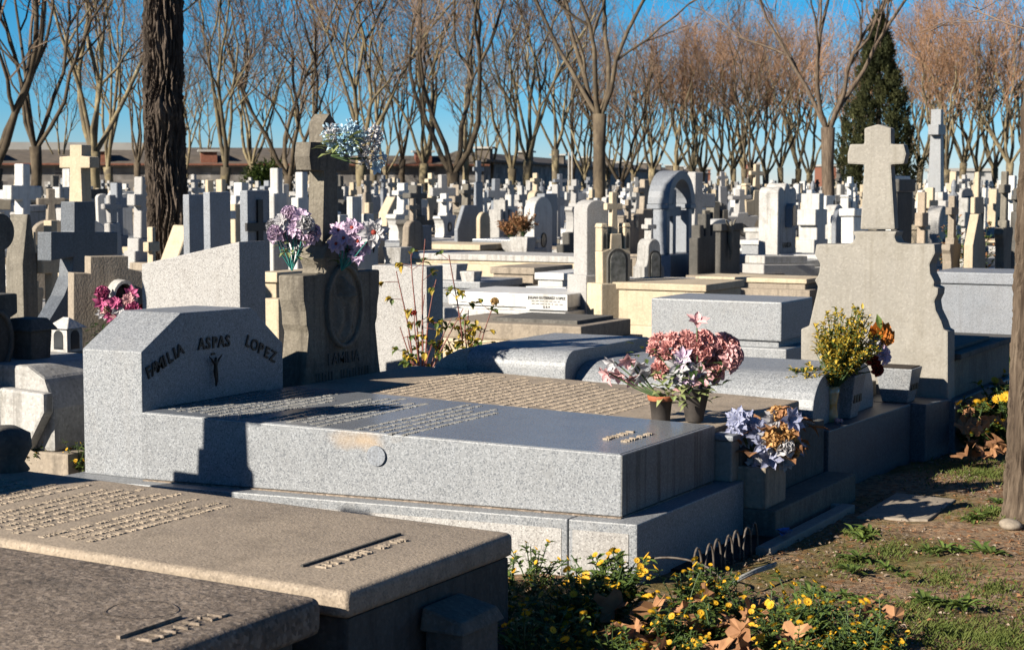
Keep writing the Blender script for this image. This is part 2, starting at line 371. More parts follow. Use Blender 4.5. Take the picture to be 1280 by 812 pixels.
# ------------------------------------------------------------------ ground
def make_ground():
    def axis(lo, hi, fine0, fine1, st):
        a = []; x = fine0
        while x < fine1: a.append(x); x += st
        g = st
        x = fine0
        while x > lo: g *= 1.35; x -= g; a.insert(0, x)
        g = st; x = a[-1]
        while x < hi: g *= 1.35; x += g; a.append(x)
        return a
    xs = axis(-900, 900, -3.2, 1.2, .07); ys = axis(-300, 1500, 3.2, 16, .07)
    vsx = []
    for y in ys:
        for x in xs:
            z = 0
            if -3.4 < x < 1.4 and 3 < y < 17:
                z = .035 * noise.noise(Vector((x * 1.1, y * 1.1, 0))) + .016 * noise.noise(Vector((x * 5, y * 5, 3))) + .008 * noise.noise(Vector((x * 14, y * 14, 5)))
            vsx.append((x, y, z))
    nx = len(xs); fs = [(j * nx + i, j * nx + i + 1, (j + 1) * nx + i + 1, (j + 1) * nx + i) for j in range(len(ys) - 1) for i in range(nx - 1)]
    m, nt, b = newmat('earth'); L = nt.links
    tc = nt.nodes.new('ShaderNodeTexCoord'); v = tc.outputs['Object']
    n1 = N(nt, 'ShaderNodeTexNoise', Scale=1.4, Detail=8.0, Roughness=.65); L.new(v, n1.inputs['Vector'])
    n2 = N(nt, 'ShaderNodeTexNoise', Scale=26.0, Detail=6.0, Roughness=.7); L.new(v, n2.inputs['Vector'])
    base = mix(nt, ramp(nt, n1.outputs['Fac'], [(.35, 0.), (.65, 1.)]), (.21, .135, .08), (.31, .21, .13))
    base = mix(nt, ramp(nt, n2.outputs['Fac'], [(.42, .75), (.56, 0.)]), base, (.06, .04, .028))
    vo = N(nt, 'ShaderNodeTexVoronoi', Scale=38.0); L.new(v, vo.inputs['Vector'])
    sp = nt.nodes.new('ShaderNodeSeparateColor'); L.new(vo.outputs['Color'], sp.inputs[0])
    base = mix(nt, ramp(nt, sp.outputs[0], [(.72, 0.), (.8, .75)]), base, (.22, .16, .11))
    base = mix(nt, ramp(nt, sp.outputs[1], [(.8, 0.), (.86, .7)]), base, (.22, .1, .045))
    n3 = N(nt, 'ShaderNodeTexNoise', Scale=.9, Detail=7.0, Roughness=.7); L.new(v, n3.inputs['Vector'])
    base = mix(nt, ramp(nt, n3.outputs['Fac'], [(.46, 0.), (.6, .75)]), base, (.075, .078, .016))
    # pale sandy gravel between the farther rows
    sx = nt.nodes.new('ShaderNodeSeparateXYZ'); L.new(v, sx.inputs[0])
    mr = nt.nodes.new('ShaderNodeMapRange'); L.new(sx.outputs[0], mr.inputs[0]); mr.inputs[1].default_value = -3.6; mr.inputs[2].default_value = -5.2
    base = mix(nt, mr.outputs[0], base, mix(nt, ramp(nt, n2.outputs['Fac'], [(.35, 0.), (.65, 1.)]), (.24, .2, .145), (.16, .132, .096)))
    L.new(base, b.inputs['Base Color']); b.inputs['Roughness'].default_value = .95; b.inputs['Specular IOR Level'].default_value = .1
    ad = nt.nodes.new('ShaderNodeMath'); ad.operation = 'ADD'; L.new(n2.outputs['Fac'], ad.inputs[0]); L.new(sp.outputs[2], ad.inputs[1])
    bp = N(nt, 'ShaderNodeBump', Strength=.8, Distance=.02); L.new(ad.outputs[0], bp.inputs['Height']); L.new(bp.outputs[0], b.inputs['Normal'])
    me = bpy.data.meshes.new('ground'); me.from_pydata(vsx, [], fs); me.materials.append(m)
    me.polygons.foreach_set('use_smooth', [True] * len(me.polygons))
    o = link('ground', me); o['kind'] = 'structure'
make_ground()

# ------------------------------------------------------------------ lettering
def text_mesh(txt, size, ext, mat, bold=.0, spacing=1.0, align='CENTER'):
    cu = bpy.data.curves.new('lettering', 'FONT'); cu.body = txt; cu.size = size; cu.extrude = ext; cu.offset = bold
    cu.align_x = align; cu.space_character = spacing; cu.resolution_u = 3
    o = bpy.data.objects.new('tmp_text', cu); col.objects.link(o)
    bpy.context.view_layer.update()
    dg = bpy.context.evaluated_depsgraph_get()
    me = bpy.data.meshes.new_from_object(o.evaluated_get(dg))
    bpy.data.objects.remove(o); me.materials.clear(); me.materials.append(mat); return me

# raised, worn letters (illegible in the photograph) in rows along Y, on a sloping top given by zf(x,y)
def glyph(mb, x, y, h, w, zf, r, e=.008):
    def bar(u0, v0, u1, v1):      # u along Y (0..1 of w), v along -X (0..1 of h)
        X0, X1 = x - v1 * h, x - v0 * h; Y0, Y1 = y + u0 * w, y + u1 * w
        z = zf((X0 + X1) / 2, (Y0 + Y1) / 2)
        mb.box(X0, X1, Y0, Y1, z - .004, z + e)
    k = r.randrange(7); t = .2; h *= r.uniform(.85, 1.05)
    if k in (0, 1, 2, 4): bar(0, 0, t, 1)
    if k in (0, 3, 5): bar(t, .8, 1, 1)
    if k in (0, 2, 4): bar(t, .42, .8, .58)
    if k in (1, 3, 6): bar(t, 0, 1, .2)
    if k in (2, 5, 6): bar(1 - t, .2, 1, .8)
    if k == 3: bar(.4, .2, .64, .8)
    if k in (5, 6): bar(0, .2, t, .8)

def inscription(parent, xs, y0, y1, zf, mat, h=.04, seed=1, e=.008, skew=0, gap=.18, rag=.25, split=False):
    r = random.Random(seed); mb = MB()
    for i, x in enumerate(xs):
        a = y0 + (y1 - y0) * r.uniform(0, rag * .3); bnd = y1 - (y1 - y0) * r.uniform(0, rag)
        y = a
        while y < bnd:
            wl = r.randint(2, 8)
            for _ in range(wl):
                w = h * r.uniform(.45, .62)
                if y + w > y1: break
                if split:
                    m1 = MB(); m1.box(x - h, x, y, y + w * .35, zf(x, y) - .004, zf(x, y) + e); m1.v = m1.v[:]; m1.build('letter', mat, parent); y += w + h * gap; continue
                glyph(mb, x + skew * (y - y0), y, h, w, zf, r, e); y += w + h * gap
            y += h * .7
    return mb.build('lettering', mat, parent) if mb.v else None

# ================================================================== NEAR ROW OF TOMBS
XF = -2.85
def slab_round(x0, x1, y0, y1, z0f, z1f, r=.03):
    pass

# --- corner slab, bottom left, mottled brown
def ztopA(x, y): return .445 + (-2.72 - x) * .02
t = thing('tomb', 'mottled brown tomb slab with worn rounded edge filling the bottom left corner', 'tomb', (-3.9, 3.3, 0))
mb = MB(); L0 = (-2.68, -5.3); Y0, Y1 = 2.7, 3.95
def sloped(mb, xa, xb, ya, yb, z0a, z0b, z1a, z1b, off=(0, 0, 0), nseg=1):
    # xa<xb ; z at xa then xb
    ox, oy, oz = off
    b = [(xa, ya, z0a), (xb, ya, z0b), (xb, yb, z0b), (xa, yb, z0a)]
    tt = [(xa, ya, z1a), (xb, ya, z1b), (xb, yb, z1b), (xa, yb, z1a)]
    mb.hexa([(p[0] - ox, p[1] - oy, p[2] - oz) for p in b], [(p[0] - ox, p[1] - oy, p[2] - oz) for p in tt])
def quadbox(mb, b, zt0, zt1=None, zb=0, off=(0, 0)):
    """b: four (x,y) ccw starting head-near; zt per corner list or value"""
    zt = zt0 if hasattr(zt0, '__len__') else [zt0] * 4
    zbv = zb if hasattr(zb, '__len__') else [zb] * 4
    mb.hexa([(p[0] - off[0], p[1] - off[1], zbv[i]) for i, p in enumerate(b)], [(p[0] - off[0], p[1] - off[1], zt[i]) for i, p in enumerate(b)])
O = (-3.9, 3.3)
quadbox(mb, [(-5.2, 2.75), (-2.775, 2.75), (-2.775, 3.99), (-5.2, 3.99)], [.5, .45, .45, .5], zb=[.39, .34, .34, .39], off=O)
mb.build('slab', M['brown'], t, bevel=.035, seg=4, smooth=True)
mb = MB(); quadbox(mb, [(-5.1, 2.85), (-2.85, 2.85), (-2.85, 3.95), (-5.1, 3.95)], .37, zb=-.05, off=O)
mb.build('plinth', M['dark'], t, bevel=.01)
c = at(176, 765, .45); ring = MB(); n = 40
ri = []
for j in (0, 1):
    for k in range(n):
        a = 2 * PI * k / n; rr = .09 + .005 * j + .003 * math.sin(5 * a)
        ri.append((c.x - O[0] + rr * math.cos(a), c.y - O[1] + rr * math.sin(a), ztopA(c.x, 0) + .0055 + .0025))
for k in range(n):
    ring_f = (k, (k + 1) % n, n + (k + 1) % n, n + k)
ring.add(ri, [(k, (k + 1) % n, n + (k + 1) % n, n + k) for k in range(n)])
ring.build('engraved_ring', M['brown'], t)
ins = MB(); r_ = random.Random(3)
p0 = at(150, 798, .455); p1 = at(228, 775, .455)
zA = lambda x, y: .45 + (-2.70 - x) * .02
ins.box(p0.x - O[0] - .012, p0.x - O[0], p0.y - O[1], p1.y - O[1] + .02, .44, zA(p0.x, 0) + .008)
y = p0.y
for k in range(7):
    glyph(ins, p0.x + .085 - O[0], p0.y - O[1] + .02 + k * .047, .055, .034, lambda x, y: zA(x + O[0], 0), r_, .005)
ins.build('lettering', M['brown'], t)

# --- second slab, tan cement with long inscription
O = (-3.9, 4.5)
t = thing('tomb', 'tan cement tomb slab with long raised inscription in front of the named granite tomb', 'tomb', (O[0], O[1], 0))
def zB(x): return .45 + (-2.75 - x) * .018
mb = MB(); X0, X1 = -5.5, -2.74
quadbox(mb, [(X0, 4.06), (X1, 4.06), (X1, 5.04), (X0, 5.04)], [zB(X0), .45, .45, zB(X0)], zb=[zB(X0) - .085, .37, .37, zB(X0) - .085], off=O)
mb.build('slab', M['tan'], t, bevel=.026, seg=4, smooth=True)
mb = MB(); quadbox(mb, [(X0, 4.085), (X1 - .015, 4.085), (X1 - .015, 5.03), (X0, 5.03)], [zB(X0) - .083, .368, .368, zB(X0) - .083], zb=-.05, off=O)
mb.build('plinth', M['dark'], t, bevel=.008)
zl = lambda x, y: zB(x + O[0])
xr = at(180, 658, .475).x
xs = [xr - O[0] - .056 * i for i in range(19) if i not in (4, 11)]
for i in (2, 9): pass
inscription(t, xs, 4.14 - O[1], 4.98 - O[1], zl, M['tan'], .028, 5, .0038)
p0 = at(440, 699, .46); p1 = at(555, 672, .46)
mb = MB(); mb.box(p0.x - O[0] - .09, p0.x - O[0] - .08, 4.25 - O[1], 4.8 - O[1], .44, zB(p0.x) + .009)
mb.build('inscription_rule', M['dark'], t)
inscription(t, [p0.x - O[0] - .012], 4.27 - O[1], 4.78 - O[1], zl, M['tan'], .045, 8, .006, rag=.05)

# low stone post at the foot of that slab
O2 = at(565, 760, .3)
t = thing('stone_post', 'low moss stained stone post with broken cap below the tan slab', 'post', (-2.66, 4.62, 0))
mb = MB(); mb.box(-.07, .06, -.16, .06, -.05, .255); mb.build('shaft', M['dark'], t, bevel=.008)
mb = MB(); mb.hexa([(-.08, -.18, .255), (.075, -.18, .255), (.075, .08, .255), (-.08, .08, .255)], [(-.08, -.16, .325), (.055, -.16, .29), (.05, .07, .295), (-.08, .06, .325)])
mb.build('cap', M['oldgrey'], t, bevel=.008)

# --- the named granite tomb
O = (-4.1, 6.7)
t = thing('tomb', 'large grey granite tomb whose clipped corner headstone reads FAMILIA ASPAS LOPEZ', 'tomb', (O[0], O[1], 0))
# plinth (two stones)
pl = [(-5.3, 6.03), (-2.85, 6.26), (-2.85, 7.42), (-5.3, 7.42)]
mb = MB()
ys = 6.26 - .23 * (.295 / 2.45)
quadbox(mb, [(-5.66, 6.0), (-3.145, ys), (-3.145, 7.42), (-5.66, 7.42)], .255, zb=-.05, off=O)
_p1 = mb.build('plinth', M['granite'], t, bevel=.006)
mb = MB(); mb.hexa([(-5.6 - O[0], 6.0 + .02 - O[1], .0), (-3.17 - O[0], ys - .0005 - O[1], .0), (-3.17 - O[0], ys + .02 - O[1], .0), (-5.6 - O[0], 6.04 - O[1], .0)], [(-5.6 - O[0], 6.002 - O[1], .215), (-3.17 - O[0], ys - .0045 - O[1], .215), (-3.17 - O[0], ys + .02 - O[1], .215), (-5.6 - O[0], 6.04 - O[1], .215)])
mb = MB(); quadbox(mb, [(-5.6, 6.0035), (-3.17, ys - .0045), (-3.17, ys + .02), (-5.6, 6.03)], .215, zb=-.04, off=O); mb.build('hammered_panel', M['granite_pale'], _p1)
mb = MB(); quadbox(mb, [(-3.139, ys), (-2.85, 6.26), (-2.85, 7.42), (-3.139, 7.42)], .255, zb=-.05, off=O)
_p2 = mb.build('plinth', M['granite'], t, bevel=.006)
mb = MB(); quadbox(mb, [(-3.122, ys - .0005), (-2.885, 6.2535), (-2.885, 6.28), (-3.122, ys + .02)], .215, zb=-.04, off=O); mb.build('hammered_panel', M['granite_pale'], _p2)
mb = MB()   # slab
zb_ = .262
quadbox(mb, [(-5.25, 6.13), (-2.96, 6.345), (-2.96, 7.33), (-5.25, 7.3)], [.565, .512, .512, .565], zb=zb_, off=O)
_sl = mb.build('slab', M['granite_slab'], t, bevel=.005)
# rust bloom around the plugged hole: a stain of the slab itself
_nt = M['granite_slab'].node_tree; _b = [n for n in _nt.nodes if n.type == 'BSDF_PRINCIPLED'][0]; _l = _b.inputs['Base Color'].links[0].from_socket
_tc = _nt.nodes.new('ShaderNodeTexCoord'); _mp = N(_nt, 'ShaderNodeMapping'); _pc = onY(462, 548, 6.3)
_mp.inputs['Location'].default_value = (-(_pc.x - O[0]) * 2.6, 0, -_pc.z * 9); _mp.inputs['Scale'].default_value = (2.6, 0, 9); _nt.links.new(_tc.outputs['Object'], _mp.inputs['Vector'])
_ln = _nt.nodes.new('ShaderNodeVectorMath'); _ln.operation = 'LENGTH'; _nt.links.new(_mp.outputs[0], _ln.inputs[0])
_ns = N(_nt, 'ShaderNodeTexNoise', Scale=9.0, Detail=5.0); _nt.links.new(_tc.outputs['Object'], _ns.inputs['Vector'])
_ad = _nt.nodes.new('ShaderNodeMath'); _ad.operation = 'ADD'; _nt.links.new(_ln.outputs['Value'], _ad.inputs[0]); _nt.links.new(_ns.outputs['Fac'], _ad.inputs[1])
_nt.links.new(mix(_nt, ramp(_nt, _ad.outputs[0], [(.5, .55), (1.0, 0.)]), _l, (.34, .23, .12)), _b.inputs['Base Color'])
mb = MB(); mb.hexa([(-2.97 - O[0], 6.347 - O[1], zb_ + .002), (-2.9575 - O[0], 6.347 - O[1], zb_ + .002), (-2.9575 - O[0], 7.328 - O[1], zb_ + .002), (-2.97 - O[0], 7.328 - O[1], zb_ + .002)], [(-2.97 - O[0], 6.347 - O[1], .509), (-2.9575 - O[0], 6.347 - O[1], .509), (-2.9575 - O[0], 7.328 - O[1], .509), (-2.97 - O[0], 7.328 - O[1], .509)])
mb.build('slab_end', M['granite_end'], t)
mb = MB()   # polished top sheet
quadbox(mb, [(-5.24, 6.142), (-2.972, 6.357), (-2.972, 7.318), (-5.24, 7.29)], [.5675, .5145, .5145, .5675], zb=[.562, .509, .509, .562], off=O)
mb.build('slab_top', M['granite_top'], t)
zs = lambda x, y: .5675 - (x + O[0] + 5.24) * .0234
mb = MB()   # mortar line under the slab
quadbox(mb, [(-5.24, 6.121), (-2.955, 6.335), (-2.955, 7.31), (-5.24, 7.29)], .2605, zb=.254, off=O)
mb.build('mortar_joint', M['brown'], t)
# headstone
hx0, hx1 = -5.62, -5.27
prof = [(6.16, .255), (7.24, .255), (7.24, .79), (6.98, .985), (6.44, .995), (6.16, .835)]
mb = MB(); mb.prismx([(y - O[1], z) for y, z in prof], hx0 - O[0], hx1 - O[0])
hs = mb.build('headstone', M['granite'], t, bevel=.006)
def arc_text(words, parent, mat, X, cy, cz, rad, a0, size):
    pass
lets = []
def place_word(word, ya, za, yb, zb2, size, parent):
    n = len(word)
    for i, ch in enumerate(word):
        f = (i + .5) / n; y = ya + (yb - ya) * f; z = za + (zb2 - za) * f
        me = text_mesh(ch, size, .003, M['black'], .0014)
        o = link('letter', me, parent); a = math.atan2(zb2 - za, yb - ya)
        o.matrix_local = Matrix.Translation((hx1 - O[0] + .004, y - O[1], z)) @ Matrix.Rotation(a, 4, 'X') @ Matrix(((0, 0, 1, 0), (1, 0, 0, 0), (0, 1, 0, 0), (0, 0, 0, 1)))
        # serifs
    return
for w_, (pa, pb) in (('FAMILIA', ((184, 474), (229, 441))), ('ASPAS', ((247, 437), (288, 432))), ('LOPEZ', ((304, 430), (343, 453)))):
    A = onX(pa[0], pa[1], hx1); B = onX(pb[0], pb[1], hx1)
    place_word(w_, A.y, A.z, B.y, B.z, .078, hs)
# small bronze figure with raised arms on the headstone
def crucifix_fig(parent, loc, h, mat, facing=(1, 0, 0)):
    me = bpy.data.meshes.new('christ_figure')
    V = [(0, 0, .5), (0, 0, .66), (0, 0, .78), (0, 0, .86), (0, .03, .93),
         (0, -.09, .76), (0, -.2, .88), (0, -.32, .97), (0, .09, .76), (0, .2, .88), (0, .32, .97),
         (0, -.035, .42), (.03, -.03, .22), (0, -.01, .02), (0, .035, .42), (.03, .03, .22), (0, .012, .02)]
    E = [(0, 1), (1, 2), (2, 3), (3, 4), (2, 5), (5, 6), (6, 7), (2, 8), (8, 9), (9, 10), (0, 11), (11, 12), (12, 13), (0, 14), (14, 15), (15, 16)]
    rad = [.07, .06, .08, .035, .055, .04, .028, .018, .04, .028, .018, .055, .038, .02, .055, .038, .02]
    me.from_pydata([(x * h + .02, y * h, z * h) for x, y, z in V], E, [])
    me.materials.append(mat)
    o = link('figure', me, parent, loc)
    sk_ = o.modifiers.new('skin', 'SKIN')
    lay = me.skin_vertices if len(me.skin_vertices) else None
    if not me.skin_vertices:
        b = bmesh.new(); b.from_mesh(me); b.verts.layers.skin.verify(); b.to_mesh(me); b.free()
    for i, sv in enumerate(me.skin_vertices[0].data):
        sv.radius = (rad[i] * h, rad[i] * h); sv.use_root = (i == 0)
    s2 = o.modifiers.new('sub', 'SUBSURF'); s2.levels = 1; s2.render_levels = 2
    return o
A = onX(266, 487, hx1)
crucifix_fig(hs, (hx1 - O[0], A.y - O[1], A.z + .015), .155, M['bronze'])
mb = MB(); mb.box(0, .005, -.014, .014, 0, .01); mb.build('plaque', M['bronze'], hs, loc=(hx1 - O[0], A.y - O[1] + .002, A.z + .168))
xa = at(265, 508, .56).x; xb = at(515, 538, .55).x
nrow = int((xb - at(225, 500, .565).x) / .072)
inscription(t, [xb - O[0] - .06 * i for i in range(int(nrow * 1.2) + 3) if i not in (5, 6, 13)], 6.24 - O[1], 7.24 - O[1], zs, M['slab_letters'], .027, 21, .003)
# the three loose letters near the foot and the filled round patch on the side
pq = at(790, 548, .52)
inscription(t, [pq.x - O[0] + .02, pq.x - O[0] - .07], pq.y - O[1] - .1, pq.y - O[1] + .2, zs, M['tan'], .035, 4, .007, rag=.4)
pc = onY(480, 567, 6.3)
mb = MB(); nn = 24; rr = .046
mb.add([(rr * math.cos(2 * PI * k / nn), -.0065, rr * .95 * math.sin(2 * PI * k / nn)) for k in range(nn)] + [(rr * math.cos(2 * PI * k / nn), .02, rr * .95 * math.sin(2 * PI * k / nn)) for k in range(nn)],
       [tuple(range(nn))] + [((k + 1) % nn, k, nn + k, nn + (k + 1) % nn) for k in range(nn)])
yy = 6.13 + (pc.x + 5.25) * .0939
mb.build('filled_bolt_hole', M['granite_blue'], t, loc=(pc.x - O[0], yy - O[1], pc.z))

# --- third tomb : old grey monument with cross and relief, tan slab
O = (-4.3, 7.85)
t = thing('tomb', 'old lichened tomb with carved oval relief and tall thick cross, lilac flowers on its shoulders', 'tomb', (O[0], O[1], 0))
mb = MB(); quadbox(mb, [(-5.3, 7.36), (-2.99, 7.36), (-2.99, 8.56), (-5.3, 8.56)], [.555, .49, .49, .555], zb=[.46, .4, .4, .46], off=O)
mb.build('slab', M['tan'], t, bevel=.012, seg=2)
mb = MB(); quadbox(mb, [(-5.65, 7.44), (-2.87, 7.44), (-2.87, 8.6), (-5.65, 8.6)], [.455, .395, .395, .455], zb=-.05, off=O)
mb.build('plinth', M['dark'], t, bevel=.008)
z3 = lambda x, y: .49 + (-2.99 - x - O[0]) * .028
inscription(t, [-3.55 - O[0] - .06 * i for i in range(23)], 7.42 - O[1], 8.5 - O[1], z3, M['tan'], .028, 31, .0038)
YC = 7.83
def Z3(py, X=-5.3, px=420): return onX(px, py, X).z
half = [(.42, .5), (.39, .62), (.365, .76), (.355, .82), (.375, .86), (.38, .93), (.4, .99), (.405, 1.12), (.17, 1.12), (.165, 1.15), (.2, 1.2), (.16, 1.26), (.085, 1.33)]
out = sym(half)
mb = MB(); mb.prismx([(y*.9,z) for y,z in out], -.16, 0)
mo = mb.build('headstone', M['monument_grey'], t, bevel=.012, seg=2, loc=(-5.3 - O[0], YC - O[1], 0))
ch = [(.075, 1.3), (.056, 1.66), (.175, 1.665), (.19, 1.735), (.175, 1.81), (.058, 1.81), (.058, 1.915), (.002, 1.962)]
mb = MB(); mb.prismx(sym([(.085, 1.25)] + ch), -.13, -.035)
cr = mb.build('cross', M['monument_grey'], t, bevel=.005, seg=2, loc=(-5.3 - O[0], YC - .06 - O[1], 0))
# oval frame and draped relief
mb = MB(); no = 32
def oval(mb, cy, cz, a, b, x0, x1, w, n=32):
    vv = []
    for q, (aa, bb, xx) in enumerate(((a, b, x0), (a, b, x1), (a - w, b - w, x1), (a - w, b - w, x0))):
        for k in range(n):
            th = 2 * PI * k / n; vv.append((xx, cy + aa * math.cos(th), cz + bb * math.sin(th)))
    ff = [(q * n + k, q * n + (k + 1) % n, (q + 1) * n + (k + 1) % n, (q + 1) * n + k) for q in range(3) for k in range(n)]
    mb.add(vv, ff)
OVZ = .94
oval(mb, 0, OVZ, .175, .225, -.005, .022, .022)
mb.build('oval_frame', M['oldgrey'], mo, smooth=True)
mb = MB(); gx, gy = 44, 60; vv = []; ff = []
def relief(u, v):      # veiled mourning woman, head bowed
    h = 0
    h += .03 * math.exp(-(((u - .02) / .2) ** 2 + ((v - .42) / .2) ** 2))
    h += .022 * math.exp(-((u + .05 - .1 * v) / .33) ** 2) * (1 if v < .3 else 0.5)
    h += .012 * math.sin(11 * u + 5 * v * v + 1.2 * math.sin(3 * v)) * math.exp(-(u / .5) ** 2) * (v < .75)
    h += .012 * math.exp(-(((u - .22 + .5 * v) / .06) ** 2)) * (v < .2)
    return h
for j in range(gy + 1):
    for i in range(gx + 1):
        u = -1 + 2 * i / gx; v = -1 + 2 * j / gy; k = min(1.0, math.hypot(u, v) + 1e-6)
        s_ = max(abs(u), abs(v)) / (math.hypot(u, v) + 1e-9)
        uu, v2 = u * s_, v * s_
        e = max(0, 1 - math.hypot(uu, v2) ** 4)
        vv.append((.002 + relief(uu, v2) * 1.7 * e, .156 * uu, OVZ + .206 * v2))
for j in range(gy):
    for i in range(gx):
        a = j * (gx + 1) + i; ff.append((a, a + 1, a + gx + 2, a + gx + 1))
mb.add(vv, ff); mb.build('relief', M['oldgrey'], mo, smooth=True)
me = text_mesh('FAMILIA', .085, .003, M['dark'], .001, 1.0)
o = link('letter_row', me, mo); o.matrix_local = Matrix.Translation((.003, 0, .635)) @ Matrix(((0, 0, 1, 0), (1, 0, 0, 0), (0, 1, 0, 0), (0, 0, 0, 1)))
mb = MB(); r_ = random.Random(2)
for k in range(9):
    if k == 3: continue
    y = -.26 + k * .058
    mb = MB(); q_ = .54 + .044 * (k % 2)
    mb.prismx([(y, .54), (y + .012, .54), (y + .012, q_ + .004), (y + .026, q_ + .004), (y + .026, .54), (y + .037, .54), (y + .037, .6), (y + .026, .6), (y + .026, q_ + .015), (y + .012, q_ + .015), (y + .012, .6), (y, .6)], 0, .004)
    mb.build('worn_letter', M['dark'], mo)

# --- fourth tomb: granite vault with raised pillow block
O = (-4.1, 9.2)
t = thing('tomb', 'rounded granite vault tomb with raised block beside the rose bush, under the pink carnations', 'tomb', (O[0], O[1], 0))
YV = 8.68
def vprof(w, h0, h1, r, n=8):   # profile in (y,z): near edge rounded
    pts = [(0, h0)]
    for k in range(n + 1):
        a = PI - PI / 2 * k / n
        pts.append((r * 1.2 + r * 1.2 * math.cos(a), h1 - r + r * math.sin(a)))
    m = [(w - y, z) for y, z in reversed(pts)]
    return pts + m
P1 = vprof(1.05, .33, .60, .2)
def prof_prism(mb, prof, xa, xb, O, y0, flip=True):
    out = [(y0 + y - O[1], z) for y, z in prof][::-1]
    mb.prismx(out, xa - O[0], xb - O[0])
mb = MB(); prof_prism(mb, P1, -4.36, -2.96, O, YV); mb.build('vault', M['granite'], t, bevel=.006)
P2 = vprof(1.2, .33, .67, .1)
mb = MB(); prof_prism(mb, P2, -4.99, -4.36, O, YV - .07); mb.build('pillow_block', M['granite'], t, bevel=.006)
mb = MB(); xz = [(-5.42, .34), (-4.992, .34), (-4.992, .655), (-5.06, .65), (-5.16, .6), (-5.26, .51), (-5.36, .39)]
mb.prismy([(x - O[0], z) for x, z in xz], YV - .04 - O[1], YV + 1.1 - O[1]); mb.build('curved_end', M['granite_pale'], t, bevel=.006)
mb = MB(); quadbox(mb, [(-5.5, YV - .04), (-2.86, YV - .04), (-2.8, YV + 1.25), (-5.5, YV + 1.25)], .33, zb=-.05, off=O)
mb.build('plinth', M['granite_dark'], t, bevel=.006)
# lower tomb surface between vault and the big cross, stepped up
O = (-3.6, 10.3)
t = thing('tomb', 'low stepped granite tomb bed between the vault and the big grey cross monument', 'tomb', (O[0], O[1], 0))
mb = MB(); quadbox(mb, [(-4.3, 9.96), (-2.72, 9.96), (-2.66, 10.3), (-4.3, 10.3)], .33, zb=-.05, off=O); mb.build('plinth', M['granite_dark'], t, bevel=.006)
mb = MB(); quadbox(mb, [(-4.2, 9.75), (-3.1, 9.75), (-3.1, 10.25), (-4.2, 10.25)], .42, zb=.33, off=O)
mb.build('slab', M['oldgrey'], t, bevel=.01)

# --- big grey cross monument
YM = 10.3; O = (-3.15, YM)
t = thing('cross_monument', 'large pale cement monument with scalloped shoulders and tall plain cross beside the path', 'monument', (O[0], O[1], 0))
bo = [(1001, 470), (1001, 411), (1011, 407), (1016, 385), (1020, 368), (1022, 358), (1018, 350), (1023, 343), (1025, 330), (1018, 318), (1020, 305), (1058, 305), (1066, 303), (1069, 296), (1064, 289)]
bo2 = [(1121, 289), (1118, 296), (1121, 303), (1130, 305), (1168, 305), (1169, 316), (1162, 330), (1163, 342), (1168, 352), (1167, 358), (1173, 360), (1172, 368), (1168, 376), (1170, 388), (1177, 402), (1180, 412), (1185, 414), (1185, 500)]
pts = [onY(a, b_, YM) for a, b_ in bo + bo2]
outl = [(p.x - O[0], p.z) for p in pts]
outl[0] = (outl[0][0], .3); outl[-1] = (outl[-1][0], .3)
mb = MB(); mb.prismy(outl[::-1], 0, .16); mb.build('body', M['concrete'], t, bevel=.01)
cpx = [(1073, 287), (1078, 206), (1057, 205), (1057, 192), (1060, 180), (1078, 180), (1078, 160), (1095, 155), (1112, 160), (1112, 180), (1128, 180), (1131, 192), (1128, 205), (1112, 206), (1117, 287)]
pts = [onY(a, b_, YM) for a, b_ in cpx]
mb = MB(); mb.prismy([(p.x - O[0], p.z) for p in pts][::-1], .03, .115); mb.build('cross', M['concrete'], t, bevel=.012, seg=2)
mb = MB(); mb.box(-.42, .46, .17, 1.6, .0, .54); mb.build('tomb_bed', M['oldgrey'], t, bevel=.01)
mb = MB(); mb.box(-.42, .5, .165, 1.68, .545, .58); mb.box(-.3, .42, .2, 1.2, .582, .605); mb.build('slab', M['dark'], t, bevel=.006)
mb = MB(); mb.box(-.56, .52, -.03, 1.7, -.05, .32); mb.build('plinth', M['granite_dark'], t, bevel=.008)

# --- foot frame bed, ledge, kerb between tomb 3 and tomb 4
O = (-2.5, 7.6)
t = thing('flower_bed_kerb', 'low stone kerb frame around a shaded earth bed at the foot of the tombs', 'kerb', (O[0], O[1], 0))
ca = at(1069, 630, .035); cb = at(983, 687, .035)
mb = MB(); w_ = .07
mb.box(ca.x - w_ - O[0], ca.x - O[0], cb.y - O[1], ca.y - O[1], -.05, .035)
mb.box(-2.85 - O[0], ca.x - w_ - .003 - O[0], ca.y - .06 - O[1], ca.y - O[1], -.05, .034)
mb.build('kerb_frame', M['concrete'], t, bevel=.008)
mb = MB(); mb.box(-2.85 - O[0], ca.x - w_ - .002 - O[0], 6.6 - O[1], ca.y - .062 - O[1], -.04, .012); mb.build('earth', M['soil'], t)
mb = MB(); mb.box(-2.86 - O[0], -2.7 - O[0], 7.425 - O[1], 8.6 - O[1], -.04, .13); mb.build('ledge', M['oldgrey'], t, bevel=.008)
# paving slab on the path
pv = [at(1075, 640, .02), at(1130, 622, .02), at(1195, 628, .02), at(1150, 650, .02)]
mb = MB(); mb.prismz([(p.x, p.y) for p in (at(1070, 648), at(1160, 652), at(1195, 626), at(1120, 618))], -.03, .012)
tag(mb.build('paving_slab', M['beige'], None, bevel=.008), 'single flat grey paving slab lying in the earth path', 'paving slab')
